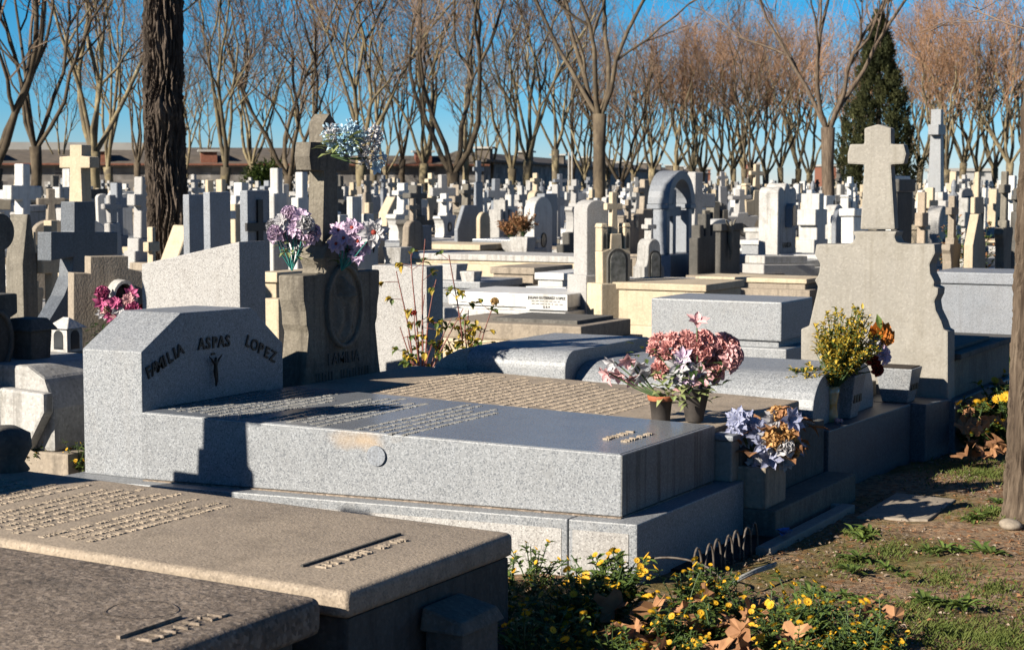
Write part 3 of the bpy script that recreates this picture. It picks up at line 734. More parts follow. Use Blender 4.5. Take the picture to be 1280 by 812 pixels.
# wire hoop edging
t = thing('wire_edging', 'rusty wire hoop edging stuck in the earth bed behind the marigolds', 'garden edging', (-2.68, 6.8, -.02))
for k in range(7):
    mb = MB(); cx, cy = .0, -.33 + .1 * k; pts = []
    for q in range(13):
        a = PI * q / 12; pts.append((cx + .012 * k % .02, cy - .045 * math.cos(a), .06 + .1 * math.sin(a)))
    pts = [(pts[0][0], pts[0][1], -.02)] + pts + [(pts[-1][0], pts[-1][1], -.02)]
    mb.tube(pts, .005, 5); mb.build('hoop', M['iron'], t, smooth=True)
t = thing('wire_hoop', 'large bent wire hoop leaning at the corner of the granite plinth', 'wire hoop', at(845, 735, 0))
mb = MB(); mb.tube([(.2 * math.cos(PI * q / 16), .02 * q / 16, .09 * math.sin(PI * q / 16) + .03) for q in range(17)], .005, 5); mb.build('wire', M['iron'], t, smooth=True)
p0, p1 = at(916, 728, .05), at(966, 708, .06)
mb = MB()
for k in range(4):
    off = Vector((.0, .012 * k, .008 * (k % 2)))
    mb.tube([p0 + off, (p0 + p1) / 2 + off + Vector((0, 0, .006)), p1 + off], .006, 6)
tag(mb.build('fallen_cable', M['cord'], None, smooth=True), 'bundle of pale frayed cable lying across the kerb by the hoops', 'cable')
pb = at(980, 668, .05)
mb = MB(); r_ = random.Random(5)
for k in range(6):
    d = Vector((r_.uniform(-1, 1), r_.uniform(-1, 1), r_.uniform(.1, .8)))
    mb.leaf(pb, d, (0, 0, 1), .045, .04, .3, .2)
tag(mb.build('crumpled_paper', M['bluecloth']), 'crumpled blue paper lying in the shaded bed', 'paper')

# ================================================================== FLOWERS
def flower_head(kind, r):
    """returns MB with petals, facing +Z, radius ~1 (scaled by s)"""
    mb = MB()
    if kind == 'daisy':
        for ring, (nn, el, L) in enumerate(((9, .2, 1.), (8, .7, .8))):
            for k in range(nn):
                a = 2 * PI * (k + .5 * ring) / nn + r.uniform(-.15, .15)
                d = Vector((math.cos(a) * math.cos(el), math.sin(a) * math.cos(el), math.sin(el) + r.uniform(-.15, .1)))
                mb.petal((0, 0, 0), d, (0, 0, 1), L * r.uniform(.85, 1.1), .5, .3, .2, .1, r)
    elif kind == 'carnation':
        for k in range(95):
            th = math.acos(1 - 1.45 * (k + .5) / 95); a = k * 2.399 + r.uniform(-.2, .2)
            d = Vector((math.sin(th) * math.cos(a), math.sin(th) * math.sin(a), math.cos(th)))
            mb.leaf(d * .3 + Vector((0, 0, -.1)), d + Vector((r.uniform(-.3, .3), r.uniform(-.3, .3), r.uniform(-.2, .2))), (r.uniform(-1, 1), r.uniform(-1, 1), 1), .66 * r.uniform(.8, 1.15), .34, .6, r.uniform(-.3, .35))
    elif kind == 'rose':
        for ring, (nn, el, L, W_) in enumerate(((6, .1, .95, .95), (6, .5, .85, .85), (5, .95, .75, .75), (4, 1.25, .66, .6), (3, 1.45, .6, .4))):
            for k in range(nn):
                a = 2 * PI * k / nn + ring * .6 + r.uniform(-.15, .15)
                d = Vector((math.cos(a) * math.cos(el), math.sin(a) * math.cos(el), math.sin(el)))
                mb.petal(Vector((math.cos(a), math.sin(a), 0)) * .06, d, (0, 0, 1), L, W_, .5, .05 if ring else .35, .09, r)
    elif kind == 'lily':
        for k in range(6):
            a = 2 * PI * k / 6 + r.uniform(-.1, .1); el = .85
            d = Vector((math.cos(a) * math.cos(el), math.sin(a) * math.cos(el), math.sin(el)))
            mb.petal((0, 0, 0), d, (0, 0, 1), 1.1, .62, .35, .5 if k % 2 else .3, .06, r)
    elif kind == 'hydrangea':
        for k in range(60):
            th = math.acos(1 - 1.5 * r.random()); a = r.uniform(0, 6.28); q_ = r.uniform(.35, .85)
            d = Vector((math.sin(th) * math.cos(a), math.sin(th) * math.sin(a), math.cos(th)))
            mb.petal(d * q_, d + Vector((r.uniform(-1, 1), r.uniform(-1, 1), r.uniform(-1, 1))), d, r.uniform(.3, .5), r.uniform(.2, .36), .4, r.uniform(-.3, .4), .2, r)
    return mb

HEADS = {}
def head_mesh(kind, mat, seed=0):
    key = (kind, mat, seed)
    if key not in HEADS:
        r = random.Random(hash(kind) % 1000 + seed if False else len(kind) * 7 + seed)
        HEADS[key] = flower_head(kind, r).mesh(kind, M[mat], smooth=True)
    return HEADS[key]

def put_head(parent, kind, mat, p, d, s, seed=0, center=None):
    o = link('flower', head_mesh(kind, mat, seed), parent)
    q = Vector(d).to_track_quat('Z', 'Y').to_matrix().to_4x4()
    o.matrix_local = Matrix.Translation(p) @ q @ Matrix.Rotation(seed * 1.3 + p[0] * 40, 4, 'Z') @ Matrix.Diagonal((s, s, s, 1))
    if center:
        cb_ = MB(); cb_.ball((0, 0, .1), .2, 8, 5); k = link('flower_centre', cb_.mesh('flower_centre', M[center]), o)
    return o

def bouquet(name, label, loc, specs, root_z=0, leafmat='leaf', leaves=20, lspread=.12, lz=(.0, .15), stemmat='stemgreen', L=.09, seed=1, base=Vector((0, 0, 0)), cat='flowers', group=None, lw=.4, lc=Vector((0, 0, 0))):
    """specs: list of (kind, mat, (x,y,z), dir, size[, centre])"""
    r = random.Random(seed)
    t = thing(name, label, cat, loc, 0, group)
    mb = MB()
    for i, sp in enumerate(specs):
        p = Vector(sp[2]); m = base + (p - base) * .5 + Vector((r.uniform(-.01, .01), r.uniform(-.01, .01), -.01))
        mb.tube([base, m, p], .0035, 5)
    if specs: mb.build('stems', M[stemmat], t)
    for i, sp in enumerate(specs):
        put_head(t, sp[0], sp[1], Vector(sp[2]), sp[3], sp[4], i % 4, sp[5] if len(sp) > 5 else None)
    if leaves:
        mb = MB()
        for k in range(leaves):
            a = r.uniform(0, 2 * PI); rr = lspread * math.sqrt(r.random())
            p = Vector((rr * math.cos(a), rr * math.sin(a), r.uniform(*lz))) + lc
            d = Vector((math.cos(a) + r.uniform(-.5, .5), math.sin(a) + r.uniform(-.5, .5), r.uniform(-.4, .8)))
            mb.leaf(p, d, (0, 0, 1), L * r.uniform(.6, 1.2), L * lw * r.uniform(.7, 1.1), .2, r.uniform(0, .4))
        mb.build('leaves', M[leafmat], t)
    return t

def cam_cluster(pts, D_base, plane='D'):
    return [ptD(a, D_base, b) for a, b in pts]
TOCAM = -FWD
def toward(px=0, up=.5, side=0):
    return (TOCAM + RGT * side + Vector((0, 0, up))).normalized()

def cluster(kind, mats, n, a, b, c, s, r, up=.4, center=None):
    """n heads over an ellipsoid shell of half-sizes a (right), b (depth), c (up)"""
    out = []
    for k in range(n):
        th = math.acos(1 - 1.6 * (k + .5) / n); ph = k * 2.399 + r.uniform(-.3, .3)
        u = Vector((math.sin(th) * math.cos(ph), math.sin(th) * math.sin(ph), math.cos(th)))
        # shell pointing to camera/up
        v = RGT * (u.x * a) + TOCAM * (u.z * b) + Vector((0, 0, u.y * c))
        d = (RGT * u.x + TOCAM * (u.z + .3) + Vector((0, 0, u.y + up))).normalized()
        m = mats[r.randrange(len(mats))]
        sp = (kind if isinstance(kind, str) else kind[r.randrange(len(kind))], m, v, d, s * r.uniform(.8, 1.15))
        out.append(sp + ((center,) if center else ()))
    return out
def shift(specs, v): return [(s[0], s[1], Vector(s[2]) + Vector(v)) + tuple(s[3:]) for s in specs]

r1 = random.Random(4)
# lilac bunch on left shoulder, stems in teal plastic
pL = ptD(365, 9.15, 338); DL = 9.15
sc = F / DL
def bvec(px, py, ref, D, dd=0):
    return ptD(px, D + dd, py) - ref
pos = [(352, 276), (345, 292), (362, 268), (368, 285), (382, 280), (384, 296), (358, 296), (372, 298), (343, 284), (376, 270), (390, 290)]
sp = [('rose' if i % 3 else 'daisy', 'lilac' if i % 4 else 'whitep', bvec(a, b_, pL, DL, r1.uniform(-.05, .05)), toward(0, .5, (a - 366) / 40), .056) for i, (a, b_) in enumerate(pos)]
bouquet('lilac_flowers', 'bunch of lilac cloth flowers on the left shoulder of the carved monument', pL, sp, leafmat='leaf_pale', leaves=26, lspread=.05, lz=(.06, .16), stemmat='teal', L=.06, seed=2, cat='flowers')
pR = ptD(427, 9.3, 338)
pos = [(440, 285), (455, 290), (430, 298), (447, 302), (438, 314), (424, 288), (436, 300), (456, 306), (421, 305), (446, 318)]
sp = [('daisy', 'lilac', bvec(a, b_, pR, 9.3, r1.uniform(-.06, .03)), toward(0, .3, (a - 440) / 50), .058, 'redp') for a, b_ in pos]
sp.append(('daisy', 'whitep', bvec(467, 291, pR, 9.2), toward(0, .15, .1), .085, 'redp'))
bouquet('lilac_flowers', 'lilac daisies with one wide open pale bloom right of the carved monument', pR, sp, leafmat='leaf_dark', leaves=20, lspread=.06, lz=(.02, .12), stemmat='teal', L=.05, seed=3, cat='flowers')
# pale blue flowers tied on the cross arm
pB = ptD(414, 9.0, 195)
sp = cluster('hydrangea', ['sky_petal', 'whitep', 'sky_petal'], 5, .06, .05, .05, .06, r1)
sp = shift(sp, bvec(428, 172, pB, 9.0)) + shift(cluster('hydrangea', ['sky_petal', 'whitep'], 5, .045, .05, .07, .055, r1), bvec(458, 180, pB, 9.0))
sp += [('hydrangea', 'sky_petal', bvec(474, 199, pB, 9.), toward(0, .2, .5), .04), ('lily', 'sky_petal', bvec(469, 208, pB, 9.), toward(0, -.3, .5), .04)]
bouquet('blue_flowers', 'pale blue hydrangea bunch tied behind the arm of the tall carved cross', pB, sp, leafmat='leaf_pale', leaves=34, lspread=.09, lz=(-.03, .08), L=.085, seed=5, lc=bvec(425, 184, pB, 8.95), cat='flowers')

# two pots of carnations on the tan slab
P1c = at(826, 526, .5); P2c = at(868, 526, .5)
t = thing('flower_pot', 'small dark pot with worn terracotta rim holding drooping pink lilies on the slab', 'flower pot', P1c)
s_ = F / 8.15
mb = MB(); mb.lathe([(.042, 0), (.052, .095), (.058, .096), (.062, .118), (.056, .118), (.05, .1)], 28, cap=False); mb.add([(0.04 * math.cos(k * PI / 8), .04 * math.sin(k * PI / 8), .003) for k in range(16)], [tuple(range(16))])
mb.build('pot', M['pot'], t, smooth=True)
mb = MB(); mb.lathe([(.0585, .097), (.0635, .112), (.0635, .12), (.055, .12)], 28, cap=False); mb.build('rim', M['terracotta'], t, smooth=True)
mb = MB(); mb.lathe([(.001, .1), (.053, .1)], 20, cap=False); mb.build('soil', M['soil'], t)
base1 = P1c + Vector((0, 0, .1)); D1 = 8.12
pos = [(768, 452, -.8), (775, 465, -.4), (784, 447, 0), (795, 455, .3), (762, 466, -1), (790, 470, .1), (800, 465, .4)]
sp = [('lily', 'pinkpale' if i % 3 else 'whitep', bvec(a, b_, base1, D1, r1.uniform(-.03, .03)), (RGT * sd_ * .9 + TOCAM * .5 + Vector((0, 0, -.5))).normalized(), .052) for i, (a, b_, sd_) in enumerate(pos)]
bouquet('pink_lilies', 'drooping faded pink lilies leaning left out of the terracotta rimmed pot', base1, sp, leafmat='leaf', leaves=10, lspread=.05, lz=(.1, .18), L=.06, seed=6, lc=bvec(785, 462, base1, D1) * .6, cat='flowers')
bouquet('variegated_sprig', 'pale green variegated leaf sprig between the two dark pots', base1 + RGT * .03, [], leafmat='leaf_pale', leaves=46, lspread=.055, lz=(.0, .13), L=.075, seed=7, lc=RGT * .01, cat='leaf sprig')
t = thing('flower_pot', 'tapered dark pot with peeling pale patches holding the big carnation bouquet', 'flower pot', P2c)
mb = MB(); mb.lathe([(.04, 0), (.07, .15), (.076, .155), (.073, .165), (.066, .15)], 28, cap=False); mb.build('pot', M['pot'], t, smooth=True)
mb = MB(); mb.lathe([(.001, .14), (.066, .14)], 20, cap=False); mb.build('soil', M['soil'], t)
base2 = P2c + Vector((0, 0, .14)); D2 = 8.2
sp = []
for i, (a, b_) in enumerate([(823, 427), (840, 424), (852, 432), (829, 444), (845, 448), (858, 422), (825, 462), (836, 436), (818, 436), (840, 458), (863, 452), (872, 458), (865, 440)]):
    sp.append(('carnation', 'pink', bvec(a, b_, base2, D2, r1.uniform(-.09, 0)), toward(0, .4, (a - 850) / 60), .05 * r1.uniform(.85, 1.15)))
for i, (a, b_) in enumerate([(878, 440), (890, 432), (903, 440), (912, 432), (898, 452), (912, 452), (885, 455), (905, 428), (892, 466), (917, 444), (880, 425), (868, 430)]):
    sp.append(('rose', ('pink', 'pinkpale', 'pink', 'pink')[i % 4], bvec(a, b_, base2, D2, r1.uniform(-.09, 0)), toward(0, .5, (a - 880) / 50), .058))
for a, b_, m_, s2 in ((871, 405, 'pinkpale', .055), (848, 458, 'whitep', .06), (858, 470, 'lilac', .055), (876, 470, 'pinkpale', .06), (845, 472, 'whitep', .05), (866, 478, 'lilac', .055), (853, 446, 'lilac', .05), (856, 484, 'pinkpale', .05), (868, 464, 'whitep', .05)):
    sp.append(('lily', m_, bvec(a, b_, base2, D2, -.1), toward(0, .2 if b_ > 420 else 1.5, (a - 860) / 60), s2))
bouquet('carnation_bouquet', 'big bouquet of coral carnations and roses in the taller dark pot', base2, sp, leafmat='leaf_dark', leaves=46, lspread=.13, lz=(.02, .14), L=.075, seed=8, cat='flowers')
bouquet('hanging_leaves', 'pale leaves hanging down over the peeling pot under the carnations', base2, [], leafmat='leaf_pale', leaves=26, lspread=.07, lz=(-.06, .04), L=.07, seed=9, lc=TOCAM * .04, cat='leaf sprig')

# planter with blue and brown flowers
Pp = at(953, 634, .13)
t = thing('planter_box', 'square weathered stone planter on the ledge holding blue and bronze cloth flowers', 'planter', Vector((-2.84, 7.57, 0)))
mb = MB(); mb.box(-.09, .09, -.14, .13, .13, .32); mb.build('box', M['beige'], t, bevel=.01)
mb = MB(); mb.box(-.07, .07, -.12, .11, .322, .326); mb.build('soil', M['soil'], t)
base3 = Vector((-2.84, 7.57, .33)); D3 = base3.dot(FWD) - .02
sp = []
for i in range(26):
    a = r1.uniform(906, 992); b_ = r1.uniform(528, 592) - abs(a - 945) * .25
    sp.append(('daisy' if i % 3 else 'lily', ('blue_petal', 'whitep', 'blue_petal')[i % 3], bvec(a, b_, base3, D3, r1.uniform(-.12, .02)), toward(0, .35, (a - 945) / 60), .062))
for i in range(9):
    a = r1.uniform(962, 1010); b_ = r1.uniform(516, 570)
    sp.append(('rose', ('gold', 'whitep', 'gold', 'dryleaf')[i % 4], bvec(a, b_, base3, D3, r1.uniform(-.16, -.04)), toward(0, .7, (a - 960) / 60), .055))
bouquet('blue_bouquet', 'sun faded bouquet of periwinkle, white and bronze cloth flowers in the square planter', base3, sp, leafmat='dryleaf', leaves=40, lspread=.17, lz=(.03, .18), L=.11, seed=10, lw=.6, lc=RGT * .06, cat='flowers')
# hollow block next to planter
t = thing('stone_block', 'small pale capped stone block standing beside the granite slab end', 'stone block', Vector((-2.935, 7.4, 0)))
mb = MB(); mb.box(-.045, .05, -.045, .05, .255, .44); mb.build('block', M['concrete'], t, bevel=.008)
mb = MB(); mb.box(-.055, .06, -.055, .06, .442, .468); mb.build('cap', M['granite_blue'], t, bevel=.008)

# vase, two tapered granite planters with letters, yellow shrub
def taper_planter(label, loc, w0, w1, h, letters=True):
    t = thing('granite_planter', label, 'planter', loc)
    mb = MB(); a, b_ = w0 / 2, w1 / 2
    mb.hexa([(-a, -a, 0), (a, -a, 0), (a, a, 0), (-a, a, 0)], [(-b_, -b_, h), (b_, -b_, h), (b_, b_, h), (-b_, b_, h)])
    o = mb.build('body', M['granite'], t, bevel=.006)
    sl = (b_ - a) / h
    mb = MB()
    for k in range(3):
        y = -.06 + k * .048
        x = a + sl * h * .42
        mb.box(x - .004, x + .006, y, y + .034, h * .36, h * .54)
    mb.build('letter_plate', M['black'], t)
    mb = MB(); mb.box(-b_ + .012, b_ - .012, -b_ + .012, b_ - .012, h + .001, h + .005); mb.build('soil', M['soil'], t)
    return t
taper_planter('tapered granite planter with dark lettering beside the glass vase', Vector((-2.97, 9.2, .332)), .13, .2, .235)
taper_planter('second tapered granite planter, half shaded, behind the yellow shrub', Vector((-2.9, 10.02, .332)), .15, .22, .2)
pvz = at(1053, 528, .332)
t = thing('glass_vase', 'amber and white glass vase at the end of the granite vault', 'vase', Vector((-2.96, 8.98, .332)))
mb = MB(); mb.lathe([(.03, 0), (.036, .03), (.03, .09), (.04, .15), (.045, .19), (.041, .188), (.03, .1)], 20, cap=False); mb.build('vase', simple('amber_glass', (.5, .3, .08), (.6, .55, .4), 18, .25, .05, spec=.6), t, smooth=True)
mb = MB(); mb.ball((.045, -.04, .012), .016); mb.ball((.06, -.02, .01), .013); mb.build('pebbles', M['pinkpale'], t, smooth=True)
def shrub(name, label, loc, n, H, spread, mats, seed, L=.03, lean=Vector((0, 0, 0)), sparse=1.0, cat='shrub', W_=.5):
    r = random.Random(seed); t = thing(name, label, cat, loc)
    st = MB(); lf = [MB() for _ in mats]
    for k in range(n):
        a = r.uniform(0, 2 * PI); sp_ = spread * math.sqrt(r.random())
        tip = Vector((sp_ * math.cos(a), sp_ * math.sin(a), H * r.uniform(.55, 1.0) * (1 - .35 * (sp_ / spread) ** 2))) + lean
        mid = tip * .5 + Vector((r.uniform(-.02, .02), r.uniform(-.02, .02), H * .06))
        p = [Vector((0, 0, 0)), mid, tip]
        st.tube(p, [.004, .003, .0015], 4)
        m = int(22 * sparse)
        for q in range(m):
            f = r.uniform(.3, 1); c_ = (mid * (1 - f) * 2 * f + tip * f * f) if f < 1 else tip
            d = Vector((r.uniform(-1, 1), r.uniform(-1, 1), r.uniform(-.2, 1)))
            lf[r.randrange(len(mats))].leaf(c_, d, (0, 0, 1), L * r.uniform(.6, 1.3), L * W_, .25, .2)
    st.build('stems', M['twigred'] if 'rose' in name else M['stemgreen'], t)
    for i, m in enumerate(mats): lf[i].build('leaves', M[m], t)
    return t
shrub('yellow_shrub', 'bushy yellow green shrub cutting rising from the glass vase', Vector((-2.95, 9.0, .5)), 120, .48, .2, ['leaf_olive', 'leaf_olive', 'leaf_olive', 'leaf'], 12, .032, RGT * .07)
shrub('yellow_sprig', 'dark green drooping sprig reaching left out of the vase over the vault', Vector((-2.96, 8.97, .5)), 26, .13, .13, ['leaf_olive', 'leaf_dark'], 13, .03, RGT * -.13 + Vector((0, 0, .02)))
pO = Vector((-2.97, 9.2, .56)); DO = pO.dot(FWD)
sp = [('daisy', 'lilac', bvec(1101, 438, pO, DO), toward(0, .4, .5), .05), ('daisy', 'whitep', bvec(1093, 430, pO, DO), toward(0, .6, 0), .045), ('daisy', 'lilac', bvec(1106, 446, pO, DO), toward(0, .1, .6), .05), ('rose', 'redp', bvec(1092, 452, pO, DO), toward(0, .4, .3), .045), ('rose', 'redp', bvec(1097, 462, pO, DO), toward(0, .1, .3), .04)]
t = bouquet('orange_bouquet', 'small lilac and dark red bouquet with orange paper cone in the tapered planter', pO, sp, leafmat='leaf_dark', leaves=26, lspread=.08, lz=(.0, .14), L=.06, seed=14, cat='flowers')
mb = MB(); q0 = bvec(1098, 432, pO, DO, .03)
for dx, dz, L_, W_ in ((.02, 1, .16, .09), (.35, .8, .14, .1), (-.3, .8, .12, .08), (.5, .45, .12, .08)):
    mb.leaf(q0, RGT * dx + Vector((0, 0, dz)), TOCAM, L_, W_, .2, .05)
mb.build('orange_paper', M['orange'], t)
mb = MB(); mb.leaf(bvec(1101, 412, pO, DO, .0), Vector((0, 0, 1)) - RGT * .25, TOCAM, .09, .035, .2, .05); mb.build('green_tip', M['leaf'], t)

# ------------------------------------------------------------------ rose bush behind the vault end
def rose_bush(label, loc, canes, seed, leafn=9):
    r = random.Random(seed); t = thing('rose_bush', label, 'rose bush', loc)
    st = MB(); lf = [MB(), MB()]; fl = []
    for (dx, dd, h, top) in canes:
        n = 7; pts = []
        for i in range(n + 1):
            f = i / n
            pts.append(RGT * (dx * f + .015 * math.sin(5 * f + dx * 9)) + FWD * (dd * f) + Vector((0, 0, h * f)))
        st.tube(pts, [.0075 * (1 - .6 * i / n) for i in range(n + 1)], 5)
        for q in range(leafn):
            f = r.uniform(.35, 1); i = min(n - 1, int(f * n)); p = pts[i].lerp(pts[i + 1], f * n - i)
            d = Vector((r.uniform(-1, 1), r.uniform(-1, 1), r.uniform(-.3, .6))).normalized()
            e = p + d * r.uniform(.03, .09); st.tube([p, e], .002, 4)
            for _ in range(5):
                lf[r.randrange(2)].leaf(e, (d + Vector((r.uniform(-1, 1), r.uniform(-1, 1), r.uniform(-1, .4)))), (0, 0, 1), r.uniform(.035, .06), r.uniform(.025, .04), .3, .3)
        if top: fl.append((top, pts[-1]))
    st.build('canes', M['twigred'], t)
    lf[0].build('leaves', M['leaf'], t); lf[1].build('leaves', M['leaf_olive'], t)
    for i, (m, p) in enumerate(fl): put_head(t, 'rose', m, p, toward(0, .6, 0), .03 if m == 'paleyellow' else .02, i)
    return t
pr = at(508, 486, .3); rb = Vector((pr.x, pr.y, 0.0))
rose_bush('bare reddish rose canes with sparse leaves rising against the white headstone block', Vector((-5.74, 9.3, .2)),
          [(.06, 0, 1.05, None), (-.03, .1, .95, None), (.12, 0, .8, None), (.0, -.1, .6, 'redp'), (-.1, .05, .5, None), (.2, .1, .55, None), (.05, .1, .7, None), (-.12, 0, .85, None), (.1, -.1, .4, None), (.27, 0, .62, None), (-.05, 0, .45, None)], 5, 4)
rose_bush('rose bush with small yellow blooms and curled leaves left of the granite vault', Vector((-5.5, 9.5, .2)),
          [(.17, 0, .66, 'paleyellow'), (.1, 0, .5, None), (.0, 0, .55, None), (.2, .1, .4, None), (-.1, 0, .95, None), (.05, -.1, .35, None), (-.12, .1, .42, None), (.15, 0, .3, None), (.02, .1, .6, None)], 8, 7)

# ================================================================== MARIGOLDS, LEAVES, GRASS
def marigold_proto(seed):
    r = random.Random(seed); st = MB(); lf = MB(); heads = []
    for k in range(13):
        a = r.uniform(0, 2 * PI); sp_ = r.uniform(.02, .14); h = r.uniform(.09, .24)
        tip = Vector((sp_ * math.cos(a), sp_ * math.sin(a), h)); mid = tip * .5 + Vector((0, 0, .02))
        st.tube([(0, 0, 0), mid, tip], [.003, .0025, .002], 4)
        for q in range(11):
            f = r.uniform(.1, .95); p = mid * (2 * f * (1 - f)) + tip * f * f
            b_ = r.uniform(0, 2 * PI)
            lf.leaf(p, (math.cos(b_), math.sin(b_), r.uniform(-.1, .8)), (0, 0, 1), r.uniform(.022, .05), r.uniform(.014, .026), .2, r.uniform(0, .4))
        if r.random() < .6: heads.append((tip, Vector((r.uniform(-.2, 1.0), r.uniform(-1.4, -.2), .9)), r.uniform(.011, .019)))
    return st.mesh('stems', M['stemgreen']), lf.mesh('leaves', M['leaf']), heads
mg = MB()
for k in range(14):
    a = 2 * PI * k / 14; mg.leaf((math.cos(a) * .2, math.sin(a) * .2, 0), (math.cos(a), math.sin(a), .35), (0, 0, 1), .85, .36, .1, .1)
mg.ball((0, 0, .12), .32, 8, 4, .6)
mgm = mg.mesh('flower', M['yellow'])
def plant_root(proto, loc, rz, s, label, group, cat='marigold plant'):
    t = thing('marigold_plant', label, cat, loc, rz, group); t.scale = (s, s, s)
    link('stems', proto[0], t); link('leaves', proto[1], t)
    for tip, d, fs in proto[2]:
        o = link('flower', mgm, t); o.matrix_local = Matrix.Translation(tip) @ d.to_track_quat('Z', 'Y').to_matrix().to_4x4() @ Matrix.Diagonal((fs, fs, fs, 1))
    return t
protos = [marigold_proto(s) for s in (1, 2, 3, 4, 5)]
rr_ = random.Random(77)
spots = []
while len(spots) < 78:
    px = rr_.uniform(590, 1130)
    # clump outline from the photo: taller at left, tapering to the right
    top = 712 if px < 720 else (735 if px < 800 else (728 if px < 960 else 760 + (px - 960) * .2))
    py = rr_.uniform(top + 30, 850)
    p = at(px, py, 0)
    if p.x < -2.72 and p.y < 5.05: continue
    if p.y > 6.15 and p.x < -2.83: continue
    if -2.75 < p.x < -2.4 and 4.38 < p.y < 4.85: continue
    spots.append(p)
for i, p in enumerate(spots):
    plant_root(protos[i % 5], p, rr_.uniform(0, 6.28), rr_.uniform(.55, 1.0), 'yellow marigold plant in the flowering clump at the corner of the granite tomb', 'marigolds in the front clump')
# plants in the gap between tan slab and granite plinth, rising above the slab edge
for i, (a, b_) in enumerate(((600, 715), (622, 722), (648, 716), (675, 718), (700, 728), (730, 738), (612, 740), (640, 745), (665, 750))):
    p = at(a, b_ + 40, 0); p = Vector((max(p.x, -2.7), max(p.y, 5.12), 0))
    plant_root(protos[i % 5], p, i * 1.3, 1.1, 'tall marigold plant rising beside the rounded corner of the tan slab', 'marigolds beside the tan slab')
rr_ = random.Random(5)
for i in range(22):
    a = rr_.uniform(1195, 1290); b_ = rr_.uniform(500, 570)
    p = at(a, b_, 0); 
    plant_root(protos[i % 5], p, rr_.uniform(0, 6), rr_.uniform(1.3, 1.9) * (.7 + .3 * min(1, max(0, (a - 1200) / 60))), 'marigold plant in the patch between the big cross and the pale trunk', 'marigolds by the big cross')
for i in range(8):
    p = Vector((-5.75 - .13 * i, 6.35 + .06 * (i % 3), .2))
    plant_root(protos[i % 5], p, rr_.uniform(0, 6), .75, 'small marigold in the narrow bed left of the named headstone', 'marigolds left of the named headstone')

# dry plane leaves
def plane_leaf_mesh(seed):
    r = random.Random(seed); mb = MB(); n = 20; vs_ = [(0, 0, 0)]
    for k in range(n):
        a = 2 * PI * k / n + PI / n; lob = .55 + .45 * abs(math.cos(2.5 * (a - PI / 2))) ** 1.5
        if abs(a - 1.5 * PI) < .4: lob = .3
        rad = .06 * lob * r.uniform(.9, 1.1)
        vs_.append((rad * math.cos(a), rad * math.sin(a), .018 * math.sin(2 * a + seed) + .012 * r.random() + 6 * rad * rad * (1 if seed % 2 else -.6)))
    mb.add(vs_, [(0, 1 + k, 1 + (k + 1) % n) for k in range(n)])
    mb.tube([(0, 0, 0), (0, -.05, .005), (.01, -.08, .012)], .0015, 4)
    return mb.mesh('dry_leaf', M['dryleaf'])
plm = [plane_leaf_mesh(s) for s in range(6)]
rr_ = random.Random(21)
def drop_leaf(p, s, label, group, tilt=.5):
    o = link('dry_leaf', plm[rr_.randrange(6)]); o.location = p; o.rotation_euler = (rr_.uniform(-tilt, tilt), rr_.uniform(-tilt, tilt), rr_.uniform(0, 6.28)); o.scale = (s, s, s)
    tag(o, label, 'dry leaf', group)
for i in range(30):
    a = rr_.uniform(750, 1010); b_ = rr_.uniform(792, 850); p = at(a, b_, .0); p.z = rr_.uniform(.04, .15)
    drop_leaf(p, rr_.uniform(.65, 1.15), 'curled brown plane leaf caught among the front marigolds', 'dry leaves in the marigolds', 1.0)
for i in range(8):
    a = rr_.uniform(990, 1130); b_ = rr_.uniform(745, 812); p = at(a, b_, .03)
    drop_leaf(p, rr_.uniform(.7, 1.1), 'curled brown plane leaf lying right of the front marigolds', 'dry leaves right of the marigolds', .6)
for i in range(48):
    a = rr_.uniform(1200, 1255); b_ = rr_.uniform(530, 590); p = at(a, b_, .0); p.z = rr_.uniform(.03, .3)
    drop_leaf(p, rr_.uniform(.6, 1.15), 'brown plane leaf heaped at the marigold patch near the big cross', 'dry leaves by the big cross', 1.2)
# leaf litter, thin grass, weeds on the path
mb = MB(); rr_ = random.Random(31)
for k in range(15000):
    x = rr_.uniform(-2.7, .6); y = rr_.uniform(4.2, 13)
    if noise.noise(Vector((x * 1.2, y * 1.2, 9))) < -.22 and rr_.random() < .7: continue
    z = .035 * noise.noise(Vector((x * 1.1, y * 1.1, 0))) + .016 * noise.noise(Vector((x * 5, y * 5, 3))) + .006
    a = rr_.uniform(0, 6.28)
    mb.mi = rr_.randrange(3)
    mb.leaf((x, y, z), (math.cos(a), math.sin(a), rr_.uniform(-.2, .4)), (rr_.uniform(-.5, .5), rr_.uniform(-.5, .5), 1), rr_.uniform(.008, .028), rr_.uniform(.006, .016), .3, .2)
o = mb.build('leaf_litter', [M['dryleaf'], simple('grey_brown_litter', (.24, .19, .15), (.15, .11, .085), 30, .9, .1), simple('pale_litter', (.42, .34, .26), (.3, .22, .16), 30, .9, .1)])
tag(o, 'crumbled brown leaf litter over the earth path', 'leaf litter', kind='stuff')
mb = MB(); rr_ = random.Random(32)
patches = [(at(1232, 592), .42, 1200), (at(1180, 790), .5, 1500), (at(1250, 800), .5, 1500), (at(1110, 690), .2, 350), (at(1075, 668), .12, 250), (at(1240, 735), .25, 500), (at(1180, 720), .2, 300), (at(1060, 705), .15, 200), (at(1240, 645), .2, 300), (at(1140, 760), .2, 260), (at(1270, 470), .5, 600)]
